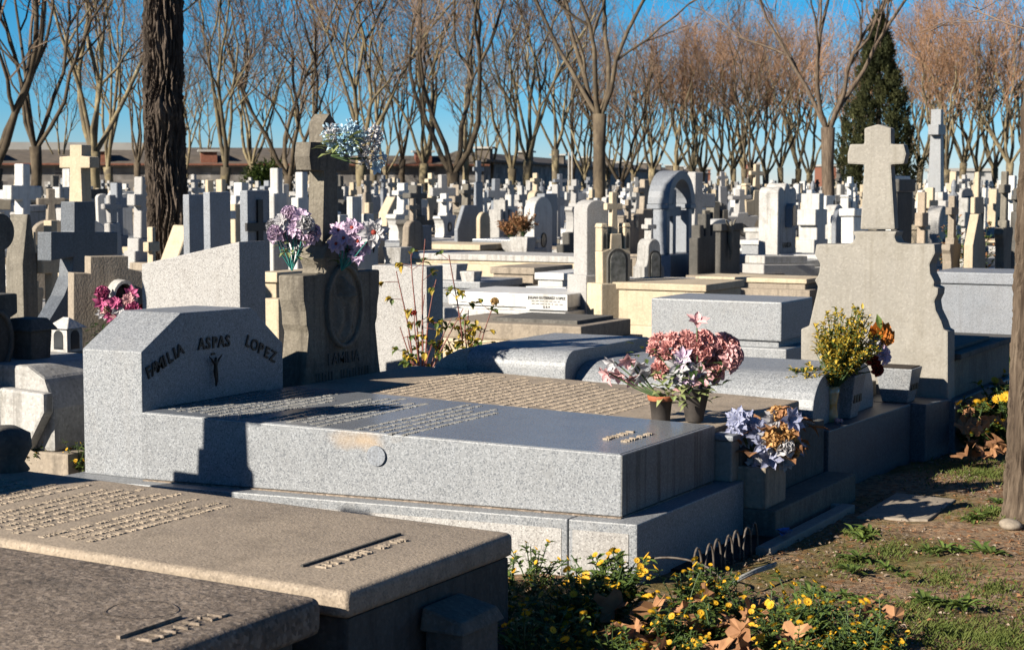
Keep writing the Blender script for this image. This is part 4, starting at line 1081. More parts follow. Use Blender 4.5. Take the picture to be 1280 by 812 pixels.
for c_, rad, n in patches:
    for k in range(int(n * 1.1)):
        a = rr_.uniform(0, 6.28); d = rad * abs(rr_.gauss(0, .5)); x = c_.x + d * math.cos(a); y = c_.y + d * math.sin(a) * 1.5
        z = .035 * noise.noise(Vector((x * 1.1, y * 1.1, 0))) + .012 * noise.noise(Vector((x * 5, y * 5, 3)))
        b_ = rr_.uniform(0, 6.28); h = rr_.uniform(.01, .035)
        mb.leaf((x, y, z), (math.cos(b_) * .6, math.sin(b_) * .6, 1), (math.sin(b_), -math.cos(b_), .1), h, .005, .2, .2)
o = mb.build('grass', simple('thin_grass', (.1, .15, .025), (.17, .19, .045), 12, .7, .05, trans=.3)); tag(o, 'thin green grass and moss in patches on the path', 'grass', kind='stuff')
# rosette weeds, countable
rr_ = random.Random(33); wm = []
for s in range(3):
    mb = MB()
    for k in range(16):
        a = k * 2.4 + rr_.uniform(-.2, .2); mb.leaf((0, 0, 0), (math.cos(a), math.sin(a), rr_.uniform(.15, .9)), (0, 0, 1), rr_.uniform(.04, .085), rr_.uniform(.016, .026), .25, .3)
    wm.append(mb.mesh('weed', M['leaf']))
for i, (a, b_) in enumerate([(1068, 668), (1078, 674), (1088, 668), (1060, 700), (1075, 700), (1168, 692), (1180, 688), (1160, 688), (1108, 710), (1066, 716), (1225, 645), (1215, 650), (1240, 640), (1240, 694), (1228, 690), (1250, 630), (1170, 755), (1190, 757), (1205, 760), (1155, 752), (1012, 742), (1030, 748), (1055, 745), (1075, 752), (1130, 722), (1200, 690)]):
    o = link('weed', wm[i % 3]); o.location = at(a, b_, .005); o.rotation_euler = (0, 0, i); s = rr_.uniform(.7, 1.3); o.scale = (s, s, s)
    tag(o, 'small green rosette weed growing in the earth path', 'weed', 'weeds on the path')
o = MB(); ob = bmesh.new(); bmesh.ops.create_icosphere(ob, subdivisions=3, radius=.055)
for v in ob.verts: v.co *= 1 + .25 * noise.noise(v.co * 14); v.co.z *= .5
me = bpy.data.meshes.new('rock'); ob.to_mesh(me); ob.free(); me.materials.append(M['beige']); me.polygons.foreach_set('use_smooth', [True] * len(me.polygons))
tag(link('rock', me, None, at(1262, 655, .02)), 'pale rough stone lying at the foot of the pale trunk', 'rock')

#@@BACK@@
# ================================================================== MONUMENT KIT
def arc(cx, cz, r, a0, a1, n, rz=None):
    rz = rz or r
    return [(cx + r * math.cos(R(a0 + (a1 - a0) * k / n)), cz + rz * math.sin(R(a0 + (a1 - a0) * k / n))) for k in range(n + 1)]

def latin(w, zb, zt, s=.16, arm=.62, at_=.68, th=.15, flare=1.3):
    h = zt - zb; b = w * s / 2
    return [(b * flare, zb), (b, zb + h * .5), (b, zb + h * (at_ - th / 2)), (w * arm / 2, zb + h * (at_ - th / 2)), (w * arm / 2, zb + h * (at_ + th / 2)), (b, zb + h * (at_ + th / 2)), (b, zt), (0, zt)]

def design(kind, w, h, t, detail=None):
    """list of (part name, mesh builder, material slot key)  local: front face x=0, thickness towards -x, y centred, z from 0"""
    P = []
    def pr(name, half, x0=-t, x1=0.0, key='m', bev=0):
        mb = MB(); mb.prismx(sym(half), x0, x1); P.append((name, mb, key, bev))
    hw = w / 2
    if kind == 'rect':
        pr('headstone', [(hw, 0), (hw, h), (0, h)])
    elif kind == 'capped':
        pr('headstone', [(hw * .9, 0), (hw * .9, h * .9), (0, h * .9)]); pr('cap', [(hw, h * .902), (hw, h), (0, h)], -t - .02, .03)
    elif kind == 'round':
        pr('headstone', [(hw, 0), (hw, h - hw * .8)] + arc(0, h - hw * .8, hw, 0, 90, 8, hw * .8)[1:])
    elif kind == 'gable':
        pr('headstone', [(hw, 0), (hw, h * .72), (hw * .2, h), (0, h)])
    elif kind == 'slant':
        mb = MB(); mb.prismx([(hw, 0), (hw, h), (-hw * .3, h), (-hw, h * .62), (-hw, 0)], -t, 0); P.append(('headstone', mb, 'm', 0))
    elif kind == 'scroll':
        hb = h * .62
        pr('headstone', [(hw, 0), (hw, hb * .22), (hw * .86, hb * .3)] + arc(hw * .98, hb * .62, hw * .3, 250, 120, 5, hb * .3) + [(hw * .98, hb * .93), (hw * .9, hb), (hw * .35, hb), (hw * .3, hb * 1.08), (0, hb * 1.08)])
        pr('cross', latin(w * 1.0, hb * 1.05, h, .17, .6, .66, .17), -t * .85, -t * .15)
    elif kind == 'shoulder':
        hb = h * .78
        pr('headstone', [(hw, 0), (hw, hb * .7)] + arc(hw, hb * .88, hw * .35, 270, 180, 4, hb * .18) + arc(0, hb, hw * .62, 0, 90, 6, h * .1))
        pr('cross', latin(w * .75, h * .86, h * 1.12, .16, .6, .62, .2), -t * .8, -t * .2)
    elif kind == 'stepcross':
        pr('pedestal', [(hw, 0), (hw, h * .16), (hw * .72, h * .161), (hw * .72, h * .3), (hw * .5, h * .301), (hw * .5, h * .42), (0, h * .42)])
        pr('cross', latin(w * 1.1, h * .42, h, .2, .62, .62, .19, 1.0), -t * .85, -t * .15)
    elif kind == 'blockcross':   # squat cross cut from one block
        pr('headstone', [(hw, 0), (hw, h * .42), (hw * .62, h * .421), (hw * .62, h * .6), (hw * .86, h * .601), (hw * .86, h * .8), (hw * .34, h * .801), (hw * .34, h), (0, h)])
    elif kind == 'cross':
        pr('pedestal', [(hw * .6, 0), (hw * .55, h * .12), (hw * .3, h * .22), (0, h * .22)], -t * 1.15, t * .15)
        pr('cross', latin(w, h * .215, h, .22, .9, .68, .16), -t * .85, -t * .15)
    elif kind == 'pillar':
        mb = MB(); mb.box(-t, 0, -hw, hw, 0, h * .2); P.append(('pedestal', mb, 'm', 0))
        mb = MB(); mb.box(-t * .9, -t * .1, -hw * .7, hw * .7, h * .2, h * .8, .02); P.append(('shaft', mb, 'm', 0))
        pr('cross', latin(w * 1.5, h * .8, h * 1.02, .25, .62, .6, .2, 1.0), -t * .7, -t * .3)
    elif kind == 'castle':
        pr('headstone', [(hw, 0), (hw, h * .7), (hw * .8, h * .701), (hw * .8, h * .86), (hw * .42, h * .861), (hw * .42, h * .72), (hw * .22, h * .721), (hw * .22, h), (0, h)])
    elif kind == 'statue':
        mb = MB(); mb.box(-t, 0, -hw, hw, 0, h * .5, .02); P.append(('pedestal', mb, 'm', 0))
        mb = MB(); mb.lathe([(.09, h * .5), (.11, h * .56), (.08, h * .72), (.1, h * .82), (.04, h * .86), (.055, h * .92), (.03, h * .98), (.001, h)], 9, (-t / 2, 0, 0)); P.append(('statue', mb, 'm', 0))
    elif kind == 'wave':
        hh = h * .9
        pr('headstone', [(hw, 0), (hw, hh)] + arc(hw * .66, hh, hw * .34, 0, 180, 6, h * .06)[1:] + arc(0, hh, hw * .32, 0, 90, 5, h * .1)[1:])
    elif kind == 'lantern':
        pr('headstone', [(hw, 0), (hw, h * .3), (hw * .9, h * .32), (hw * .95, h * .6), (hw * .4, h * .62), (hw * .35, h * .72), (0, h * .72)])
        pr('cross', latin(w * 1.05, h * .71, h, .17, .5, .66, .16), -t * .75, -t * .25)
        for s in (-1, 1):
            mb = MB(); y = s * hw * .76
            mb.box(-t * .95, -t * .05, y - hw * .2, y + hw * .2, h * .602, h * .76); mb.box(-t, 0, y - hw * .24, y + hw * .24, h * .762, h * .79, .01)
            P.append(('lantern_box', mb, 'm', 0))
            mb = MB(); mb.prismx([(y + a * hw * .1, h * .62 + b * h * .11) for a, b in ((-1, 0), (1, 0), (1, .7), (0, 1), (-1, .7))], -t * .05, -t * .04); P.append(('lantern_pane', mb, 'glassdark', 0))
    if detail is not None and kind in ('round', 'gable', 'wave', 'rect', 'slant', 'capped', 'scroll', 'shoulder', 'castle', 'blockcross'):
        mb = MB(); mb.box(-t - .04, .05, -hw - .05, hw + .05, 0, h * .1); P.append(('footing', mb, 'm', 0))
        if detail == 0:
            mb = MB(); oval(mb, 0, h * .42, .1, .13, 0, .02, .02, 14); P.append(('photo_frame', mb, 'black', 0))
            mb = MB(); mb.add([(.008, .085 * math.cos(2 * PI * q / 14), h * .42 + .115 * math.sin(2 * PI * q / 14)) for q in range(14)], [tuple(range(14))]); P.append(('photo', mb, 'photo', 0))
        else:
            z = h * .26; q = .3
            mb = MB(); mb.prismx([(-.014, z), (.014, z), (.014, z + q * .6), (.08, z + q * .6), (.08, z + q * .7), (.014, z + q * .7), (.014, z + q), (-.014, z + q), (-.014, z + q * .7), (-.08, z + q * .7), (-.08, z + q * .6), (-.014, z + q * .6)], 0, .02); P.append(('cross_relief', mb, 'black', 0))
        mb = MB(); mb.box(0, .012, -hw * .62, hw * .62, h * .13, h * .22); P.append(('name_plate', mb, 'dark', 0))
    if detail is not None and kind in ('stepcross', 'cross', 'pillar'):
        mb = MB(); z = h * (.06 if kind != 'stepcross' else .04); mb.box(.0 if kind != 'cross' else t * .15, (.012 if kind != 'cross' else t * .15 + .012), -hw * .35, hw * .35, z, z + h * .08); P.append(('name_plate', mb, 'dark', 0))
    return P

OVALS = {}
def add_oval(parent, x, y, z, a=.09, b=.12, frame='black', face='photo'):
    mb = MB(); oval(mb, 0, 0, a, b, 0, .012, .014, 16); f = mb.build('photo_frame', M[frame], parent, loc=(x, y, z))
    mb = MB(); n = 16; mb.add([(.006, (a - .012) * math.cos(2 * PI * k / n), (b - .012) * math.sin(2 * PI * k / n)) for k in range(n)], [tuple(range(n))]); mb.build('photo', M[face], f)

def flat_cross(parent, y, z, h, mat='black', x=.006, name='cross_relief'):
    mb = MB(); mb.box(.001, x, y - h * .045, y + h * .045, z, z + h); mb.box(.001, x + .002, y - h * .25, y + h * .3, z + h * .66, z + h * .75); return mb.build(name, M[mat], parent)

HERO = []
def hero(name, label, kind, pl, pc, prr, top, base, D, mat, cat=None, slab=None, bev=.01, on=0.0, tcap=.6, rot=0.0):
    c = ptD(pc, D); f = F / D; ang = math.atan2(-c.x, c.y)
    ang += rot; t_ = min(tcap, max(.08, (pc - pl) / (f * math.cos(ang)))); w = max(.12, (prr - pc) / (f * math.sin(ang)))
    zt = ptD(pc, D, top).z; zb = ptD(pc, D, base).z
    if on == 0.0: zb = 0
    else: zb = max(0, zb)
    root = thing(name, label, cat or 'monument', (c.x + math.sin(rot) * w / 2, c.y + math.cos(rot) * w / 2, zb), -rot)
    for nm, mb, key, _ in design(kind, w, zt - zb, t_):
        mb.build(nm, M[mat if key == 'm' else key], root, bevel=bev, seg=1 if D > 20 else 2)
    HERO.append((c.x, c.y + w / 2, D, pc))
    if slab:      # (length, height, material)
        mb = MB(); mb.box(.02, slab[0], -w / 2 + .03, w / 2 - .03, -zb, slab[1] - zb); mb.build('slab', M[slab[2]], root, bevel=.01)
    root['_w'] = w; root['_t'] = t_; root['_h'] = zt - zb
    return root

def tomb_box(label, pl, prr, top, bot, D, mat, wy=.95, topmat=None, name='tomb', plinth=True, cap=.09, over=.03):
    Y = ptD((pl + prr) / 2, D).y
    X0 = onY(pl, 228, Y).x; X1 = onY(prr, 228, Y).x; m = (pl + prr) / 2
    zt = onY(m, top, Y).z; zb = max(0, onY(m, bot, Y).z)
    t = thing(name, label, 'tomb', ((X0 + X1) / 2, Y + wy / 2, 0)); hx = (X1 - X0) / 2
    mb = MB(); mb.box(-hx, hx, -wy / 2, wy / 2, zt - cap, zt); mb.build('slab', M[topmat or mat], t, bevel=.012, seg=2)
    mb = MB(); mb.box(-hx + over, hx - over, -wy / 2 + over, wy / 2 - over, -.05, zt - cap - .003); mb.build('base', M[mat], t, bevel=.008)
    if zb > .1 and plinth:
        mb = MB(); mb.box(-hx - .07, hx + .07, -wy / 2 - .08, wy / 2 + .08, -.05, zb); mb.build('plinth', M[mat], t, bevel=.008)
    HERO.append(((X0 + X1) / 2, Y + wy / 2, D, m))
    return t

# ---------------------------------------------------------------- centre and right of the picture
t = tomb_box('square granite box tomb with thin plinth left of the big grey cross monument', 815, 979, 375, 431, 13.6, 'granite', .72, 'granite', cap=.3)
t = hero('headstone', 'pale rough granite block standing behind the bare rose canes', 'rect', 463, 533, 554, 333, 430, 12.0, 'granite_pale', 'headstone', tcap=.7)
t = tomb_box('cream walled tomb with flat grey slabs behind the granite vault', 540, 727, 404, 425, 13.6, 'cream', .9, 'beige', cap=.13)
mb = MB(); mb.box(-.2, .55, -.3, .35, ptD(640, 13.8, 404).z + .001, ptD(640, 13.8, 404).z + .045); mb.build('cover_plate', M['dark'], t, bevel=.005)
t = tomb_box('white marble tomb carrying an inscribed plaque beside the tall white rounded headstone', 560, 704, 366, 387, 18.0, 'white', 1.0, 'white', cap=.14)
hx = None
sl = [k for k in t.children if k.name.startswith('slab')][0]
pl_ = onY(684, 378, t.location.y - .5)
mb = MB(); mb.box(-.235, .235, -.012, .004, -.075, .085); pq_ = mb.build('plaque', M['white'], sl, bevel=.003, loc=(pl_.x - t.location.x, -.5, pl_.z))
for txt, z_, s_ in (('JULIAN GUTIERREZ LOPEZ', .035, .036), ('D. E. P.', -.055, .028)):
    me = text_mesh(txt, s_, .002, M['black'], .001)
    o = link('letter_row', me, pq_); o.matrix_local = Matrix.Translation((0, -.014, z_)) @ Matrix.Rotation(PI / 2, 4, 'X')
mb = MB()
for z_ in (.008, -.02):
    x = -.17
    while x < .15:
        w_ = rnd.uniform(.015, .05); mb.box(x, x + w_, -.0145, -.011, z_, z_ + .009); x += w_ + .014
mb.build('worn_lines', M['oldgrey'], pq_)
t = hero('headstone', 'tall smooth white headstone with rounded shoulder on a square pedestal', 'round', 717, 733.5, 761, 250, 403, 18.0, 'granite_pale', 'headstone', rot=R(34))
mb = MB(); z0 = ptD(717, 18, 344).z
mb.box(-t['_t'] - .08, .04, -t['_w'] / 2 - .03, t['_w'] / 2 - .02, 0, z0); mb.build('pedestal', M['granite_pale'], t, bevel=.01)
t = hero('chapel_monument', 'cream chapel shaped monument with twin lanterns, arched niche and tall cross', 'lantern', 743, 752, 790, 240, 403, 17.8, 'cream', 'monument', rot=R(32))
w_ = t['_w']; h_ = t['_h']
mb = MB(); mb.prismx(sym([(.12, h_ * .36), (.12, h_ * .54)] + arc(0, h_ * .54, .12, 0, 90, 6)[1:]), 0, .03); nf = mb.build('niche_frame', M['dark'], t)
mb = MB(); mb.prismx(sym([(.09, h_ * .375), (.09, h_ * .54)] + arc(0, h_ * .54, .09, 0, 90, 6)[1:]), .025, .036); mb.build('niche_pane', M['photo'], nf)
mb = MB(); mb.box(-.3, .07, -w_ / 2 - .04, w_ / 2 + .04, 0, ptD(752, 18.4, 350).z); mb.build('pedestal', M['cream'], t, bevel=.012)
tomb_box('plain cream box tomb with overhanging lid in front of the chapel monument', 754, 884, 354, 407, 17.6, 'cream', 1.05, 'cream', cap=.07)
t = hero('headstone', 'grey headstone with scalloped top and arched photo window between chapel and arch', 'shoulder', 792, 806, 831, 286, 362, 21.5, 'pale', 'headstone', rot=R(30))
mb = MB(); h_ = t['_h']; mb.prismx(sym([(.085, h_ * .42), (.085, h_ * .66)] + arc(0, h_ * .66, .085, 0, 90, 6)[1:]), 0, .025); nf = mb.build('window_frame', M['black'], t)
mb = MB(); mb.prismx(sym([(.065, h_ * .435), (.065, h_ * .66)] + arc(0, h_ * .66, .065, 0, 90, 6)[1:]), .02, .03); mb.build('window_pane', M['photo'], nf)
# arch monument
D = 26.0; c = ptD(836, D); f = F / D; ang = math.atan2(-c.x, c.y); w = 34 / (f * math.sin(ang)); h = ptD(836, D, 213).z
t = thing('arch_monument', 'blue grey arched monument framing a freestanding stone cross', 'monument', (c.x, c.y + w / 2, 0))
hw = w / 2
mb = MB()
outer = [(hw, h * .72)] + arc(0, h * .72, hw, 0, 180, 16, h * .28)[1:]
inner = arc(0, h * .72, hw - .15, 180, 0, 14, h * .28 - .13)
mb.prismx(outer + inner, -.34, 0); mb.build('arch', M['granite_blue'], t, bevel=.01)
for s in (-1, 1):
    y = s * (hw - .085)
    mb = MB(); mb.box(-.26, -.04, y - .07, y + .07, h * .3, h * .68); mb.build('column', M['granite_blue'], t, bevel=.02)
    mb = MB(); mb.box(-.35, .01, y - .095, y + .095, h * .68, h * .718); mb.build('capital', M['granite_blue'], t, bevel=.008)
mb = MB(); mb.box(-.4, .06, -hw - .04, hw + .04, 0, h * .3); mb.build('pedestal', M['granite_blue'], t, bevel=.01)
mb = MB(); mb.prismx(sym(latin(.62, h * .3, h * .84, .2, .8, .66, .15, 1.0)), -.22, -.12); mb.build('cross', M['granite_blue'], t, bevel=.008)
HERO.append((c.x, c.y, D, 845))
t = hero('headstone', 'black stained stepped monument right of the blue grey arch', 'castle', 862, 873, 899, 268, 345, 25.5, 'dark', 'headstone')
t = hero('headstone', 'black slab monument with pale crucifix relief beside the stepped dark one', 'capped', 897, 900, 928, 280, 345, 24.5, 'dark', 'headstone')
crucifix_fig(t, (.02, -.1, .5), .6, M['oldgrey']); 
tomb_box('beige kerbed tomb in front of the black stained monuments', 858, 946, 345, 357, 25.0, 'beige', 1.2, 'beige', cap=.06)
tomb_box('long low beige tomb edge running behind the granite box tomb', 870, 1010, 347, 360, 22.5, 'beige', .8, 'cream', cap=.06)
t = hero('headstone', 'tall pale headstone with wavy top and round lantern on its face', 'wave', 949, 973, 996, 229, 345, 29.0, 'pale', 'headstone', slab=(1.0, .42, 'white'))
mb = MB(); z_ = ptD(973, 29, 285).z
mb.prismx(sym([(.1, z_ - .0), (.1, z_ + .3)] + arc(0, z_ + .3, .1, 0, 90, 5)[1:]), .0, .12); lf_ = mb.build('lantern', M['granite_blue'], t, bevel=.01)
mb = MB(); mb.prismx(sym([(.075, z_ + .03), (.075, z_ + .3)] + arc(0, z_ + .3, .075, 0, 90, 5)[1:]), .12, .13); mb.build('lantern_pane', M['glassdark'], lf_)
me = text_mesh('FAMILIA', .12, .003, M['black'], .002); o = link('letter_row', me, t); o.matrix_local = Matrix.Translation((.004, 0, .52)) @ Matrix(((0, 0, 1, 0), (1, 0, 0, 0), (0, 1, 0, 0), (0, 0, 0, 1)))
hero('headstone', 'white marble cross cut from one stepped block right of the wavy headstone', 'blockcross', 996, 1019, 1036, 242, 318, 31.0, 'white', 'headstone')
hero('headstone', 'grey rounded stone with dark face between white block cross and big grey monument', 'round', 1040, 1046, 1060, 262, 315, 29.0, 'granite_blue', 'headstone')
hero('headstone', 'white flat slab headstone seen edge on right behind the big grey cross', 'rect', 1108, 1118, 1138, 220, 290, 25.0, 'white', 'headstone')
hero('headstone', 'dark blue headstone in shade right behind the big grey cross shoulder', 'capped', 1117, 1121, 1142, 224, 300, 22.5, 'dark', 'headstone')
hero('cross_monument', 'ochre stone cross weathered brown, right of the big grey cross', 'cross', 1142, 1156, 1164, 240, 308, 23.5, 'tan', 'cross')
# tall column cross
c = ptD(1170, 42); t = thing('column_cross', 'very tall slender blue white pillar topped by a square cross, right of the conifer', 'monument', (c.x, c.y, 0))
ztc = ptD(1170, 42, 137).z; z1 = ptD(1170, 42, 240).z
mb = MB(); mb.box(-.26, .26, -.26, .26, 0, z1, .03); mb.build('pedestal', M['pale'], t, bevel=.015)
mb = MB(); mb.box(-.16, .16, -.16, .16, z1, ztc - .62, .035); mb.build('shaft', M['granite'], t, bevel=.01)
mb = MB(); mb.box(-.12, .12, -.12, .12, ztc - .62, ztc); mb.box(-.125, .125, -.33, .33, ztc - .6, ztc - .36); mb.build('cross', M['granite'], t, bevel=.01)
HERO.append((c.x, c.y, 42, 1170))
tomb_box('broad two tier granite tomb wall between the big cross monument and the pale trunk', 1165, 1300, 341, 416, 18.2, 'granite_blue', 1.0, 'granite_blue', cap=.12)
hero('headstone', 'ochre scrolled pillar stone standing first behind the two tier granite wall', 'scroll', 1178, 1189, 1204, 245, 345, 20.0, 'beige', 'headstone')
hero('headstone', 'sharp pointed cream spire stone standing second behind the granite wall', 'gable', 1207, 1218, 1234, 268, 345, 20.0, 'cream', 'headstone')
hero('cross_monument', 'tall weathered scrolled cross next to the pale trunk on the right', 'scroll', 1244, 1255, 1268, 214, 345, 20.5, 'oldgrey', 'cross')
hero('cross_monument', 'thin cream cross rising above the pointed spire stone', 'cross', 1212, 1220, 1232, 215, 330, 23.0, 'cream', 'cross')
shrub('wild_shrub', 'leafy red brown shrub growing among the stones behind the granite wall', ptD(1212, 21.5) * Vector((1, 1, 0)) if False else Vector((ptD(1212, 21.8).x, ptD(1212, 21.8).y, 0)), 40, 1.35, .45, ['leaf_dark', 'leaf', 'dryleaf'], 3, .07)
for (kd, a, b_, c_, tp, D_, m_, lb) in [
    ('scroll', 634, 641, 668, 270, 27.0, 'beige', 'brown pedestal stone with round portrait behind the dried planter'),
    ('round', 655, 668, 691, 246, 30.0, 'white', 'white round topped headstone behind the brown portrait stone'),
    ('rect', 671, 681, 697, 242, 34.0, 'granite_blue', 'square blue grey headstone left of the tall white rounded one'),
    ('slant', 568, 572, 598, 257, 33.0, 'granite_blue', 'blue grey headstone with one slanting shoulder in the middle rows'),
    ('round', 595, 600, 613, 265, 32.0, 'cream', 'small butter yellow rounded headstone beside the slanting one'),
    ('castle', 609, 624, 643, 250, 33.0, 'pale', 'pale stepped headstone with black crucifix right of the yellow rounded one'),
    ('pillar', 588, 594, 608, 203, 36.0, 'granite_blue', 'tall blue grey pillar rising above the middle rows'),
    ('castle', 413, 419, 474, 246, 19.5, 'white', 'white castle topped twin headstone behind the lilac daisies'),
    ('blockcross', 331, 341, 360, 210, 25.0, 'white', 'white stepped cross left of the carved monument'),
    ('blockcross', 362, 371, 392, 215, 24.0, 'white', 'second white stepped cross partly hidden by the carved monument'),
    ('rect', 302, 309, 337, 238, 14.6, 'granite_blue', 'slate blue headstone bearing a dark metal cross'),
    ('rect', 255, 262, 288, 240, 16.5, 'granite_blue', 'plain blue pillar headstone right of the big furrowed trunk'),
    ('rect', 230, 236, 255, 243, 17.5, 'granite_blue', 'lower blue headstone just beside the big furrowed trunk'),
    ('scroll', 172, 181, 205, 284, 13.2, 'cream', 'cream scrolled stone at the foot of the big furrowed trunk'),
    ('scroll', 28, 34, 52, 290, 14.2, 'cream', 'cream stone with curled volute side in the left rows'),
    ('gable', 5, 26, 44, 268, 13.5, 'oldgrey', 'house shaped grey stone in the left rows'),
    ('cross', 38, 52, 85, 276, 13.6, 'cream', 'cream stone cross standing behind the dark granite cross'),
    ('lantern', 395, 402, 425, 262, 22.0, 'beige', 'beige lantern monument mostly hidden behind the carved cross'),
    ('shoulder', 497, 505, 535, 262, 24.0, 'beige', 'beige scalloped headstone with photo window right of the lilac daisies'),
    ('rect', 522, 526, 540, 282, 24.5, 'granite_blue', 'low blue slab headstone leaning by the beige scalloped one'),
    ('lantern', 770, 780, 800, 250, 31.0, 'beige', 'beige lantern monument behind the chapel'),
]:
    t = hero('headstone' if kd not in ('cross', 'pillar') else 'cross_monument', lb, kd, a, b_, c_, tp, 340, D_, m_, 'headstone' if kd not in ('cross', 'pillar') else 'cross', slab=(rnd.uniform(1.7, 2.0), rnd.uniform(.2, .45), rnd.choice(['pale', 'beige', 'granite', 'cream'])) if D_ > 17 else None)
    if 'metal cross' in lb: flat_cross(t, 0, t['_h'] * .45, t['_h'] * .5, 'black', .02)
    if 'crucifix' in lb: crucifix_fig(t, (.01, 0, t['_h'] * .4), .4, M['black'])
    if 'portrait' in lb or 'photo' in lb: add_oval(t, .004, 0, t['_h'] * .45, .1, .13)
    if 'castle topped' in lb:
        crucifix_fig(t, (.01, -.28, t['_h'] * .55), .25, M['black']); crucifix_fig(t, (.01, .28, t['_h'] * .55), .25, M['black'])
# low tombs in the middle ground
for (a, b_, tp, bt, D_, m_, tm, lb) in [
    (455, 600, 350, 366, 19.8, 'granite', 'granite', 'grey slab tomb carrying two small planters'),
    (612, 668, 334, 358, 20.5, 'beige', 'beige', 'beige tomb end wall left of the white tomb pillar'),
    (668, 705, 341, 358, 20.0, 'white', 'white', 'short white tomb block left of the rounded white headstone'),
    (490, 720, 318, 330, 22.5, 'cream', 'pale', 'wide pale slab tomb across the middle ground'),
    (500, 600, 305, 318, 26.0, 'cream', 'cream', 'cream tomb slab with a small posy on it'),
    (590, 640, 299, 312, 28.5, 'granite', 'granite_top', 'blue grey ribbed slab tomb in the middle ground'),
    (700, 724, 300, 312, 27.0, 'pale', 'pale', 'small pale tomb left of the tall white headstone'),
    (930, 960, 285, 300, 34.0, 'pale', 'pale', 'pale tomb between the black monument and the wavy headstone'),
    (925, 950, 300, 318, 30.0, 'granite', 'white', 'grey block tomb just left of the wavy headstone'),
    (320, 345, 340, 372, 13.5, 'cream', 'cream', 'cream tomb wall glimpsed left of the carved monument'),
]:
    tomb_box(lb, a, b_, tp, bt, D_, m_, 1.0, tm, cap=.08)
def small_planter(px, py, D, s, label, plant=True, dry=False):
    p = ptD(px, D, py); t = thing('small_planter', label, 'planter', p)
    mb = MB(); a = s * .5; mb.hexa([(-a * .7, -a * .7, 0), (a * .7, -a * .7, 0), (a * .7, a * .7, 0), (-a * .7, a * .7, 0)], [(-a, -a, s), (a, -a, s), (a, a, s), (-a, a, s)]); mb.build('box', M['pale'], t, bevel=.01)
    if plant: shrub('dry_plant', 'dried brown plant in ' + label, p + Vector((0, 0, s)), 40, .45, .22, ['dryleaf'], int(px), .05, cat='plant')
small_planter(654, 322, 25.5, .3, 'grey planter beside the brown portrait stone')
small_planter(640, 322, 26.2, .25, 'narrow planter below the round portrait')
small_planter(589, 360, 19.6, .19, 'square grey planter standing on the grey slab', False)
small_planter(566, 358, 20.0, .26, 'round shouldered planter left of the square one', False)
small_planter(497, 336, 20.0, .25, 'orange topped box planter behind the pale granite block', False)

# ---------------------------------------------------------------- left foreground group
Yl = 8.55
a, b_, c_ = onY(177, 330, Yl), onY(299, 302, Yl), onY(299, 410, Yl)
t = thing('headstone', 'large bush hammered granite headstone with sloping top, left of the carved monument', 'headstone', (b_.x, Yl, 0))
mb = MB(); mb.prismy([(a.x - b_.x, .2), (0, .2), (0, b_.z), (a.x - b_.x, a.z)], 0, .26); mb.build('headstone', M['granite_pale'], t, bevel=.006)
mb = MB(); mb.box(a.x - b_.x - .1, .1, -.05, 1.0, 0, .35); mb.build('base', M['granite_blue'], t, bevel=.006)
HERO.append((a.x, Yl, 12, 240))
def facing_cross(label, pts, D, t_, mat, name='cross_monument', flip=False):
    pass
# dark granite cross facing +X with flared foot
D = 12.4; c = ptD(64, D); X = c.x
O = Vector((X, c.y, 0)); t = thing('cross_monument', 'dark granite cross with wide arms and curved flared foot in the left foreground', 'cross', O)
def q(px, py): p = onX(px, py, X); return (p.y - O.y, p.z)
o_ = [(93, 252), (93, 290), (64, 290), (64, 326), (92, 321), (90, 345), (80, 370), (62, 400), (62, 470), (140, 470), (138, 400), (124, 370), (119, 345), (118, 320), (147, 318), (147, 290), (119, 290), (119, 252)]
o_ = [q(*p) for p in o_]
mb = MB(); mb.prismx(o_, -.13, 0); mb.build('cross', M['granite_dark'], t, bevel=.006)
HERO.append((X, c.y, D, 100))
# cream cross facing the camera side
Yc = ptD(95, 16).y; O = onY(95, 228, Yc)
t = thing('cross_monument', 'yellow limestone cross facing the path, left of the big furrowed trunk', 'cross', (O.x, Yc, 0))
pp = [(87, 181), (102, 181), (102, 195), (112, 196), (112, 210), (101, 210), (103, 260), (105, 300), (83, 300), (86, 260), (87, 210), (74, 210), (74, 196), (87, 195)]
pv_ = [onY(a, b_, Yc) for a, b_ in pp]
mb = MB(); mb.prismy([(p.x - O.x, p.z) for p in pv_][::-1], 0, .13); mb.build('cross', M['cream'], t, bevel=.01)
mb = MB(); mb.box(-.28, .28, -.1, .25, 0, onY(95, 298, Yc).z, .05); mb.build('pedestal', M['cream'], t, bevel=.01)
HERO.append((O.x, Yc, 16, 95))
# stepped niche headstone with flowers
D = 11.6; c = ptD(92, D); X = c.x; O = Vector((X, c.y, 0))
NPH = R(32); NK = .7
t = thing('headstone', 'beige stepped headstone with arched niche full of artificial flowers', 'headstone', O, -NPH); t.scale = (1, NK, 1)
o_ = [(92, 470), (92, 341), (113, 341), (113, 320), (159, 318), (159, 333), (177, 337), (177, 470)]
o_ = [(lambda p: (p.y - O.y, p.z))(onX(a, b_, X)) for a, b_ in o_]
mb = MB(); mb.prismx(o_[::-1][::-1], -.14, 0)
hb_ = mb.build('headstone', M['beige'], t, bevel=.006)
pc_ = onX(147, 372, X)
mb = MB(); yy_, zz_ = pc_.y - O.y, pc_.z
outer = [(yy_ + .12, zz_ - .12), (yy_ + .12, zz_ + .02)] + arc(yy_, zz_ + .02, .12, 0, 180, 10)[1:] + [(yy_ - .12, zz_ - .12)]
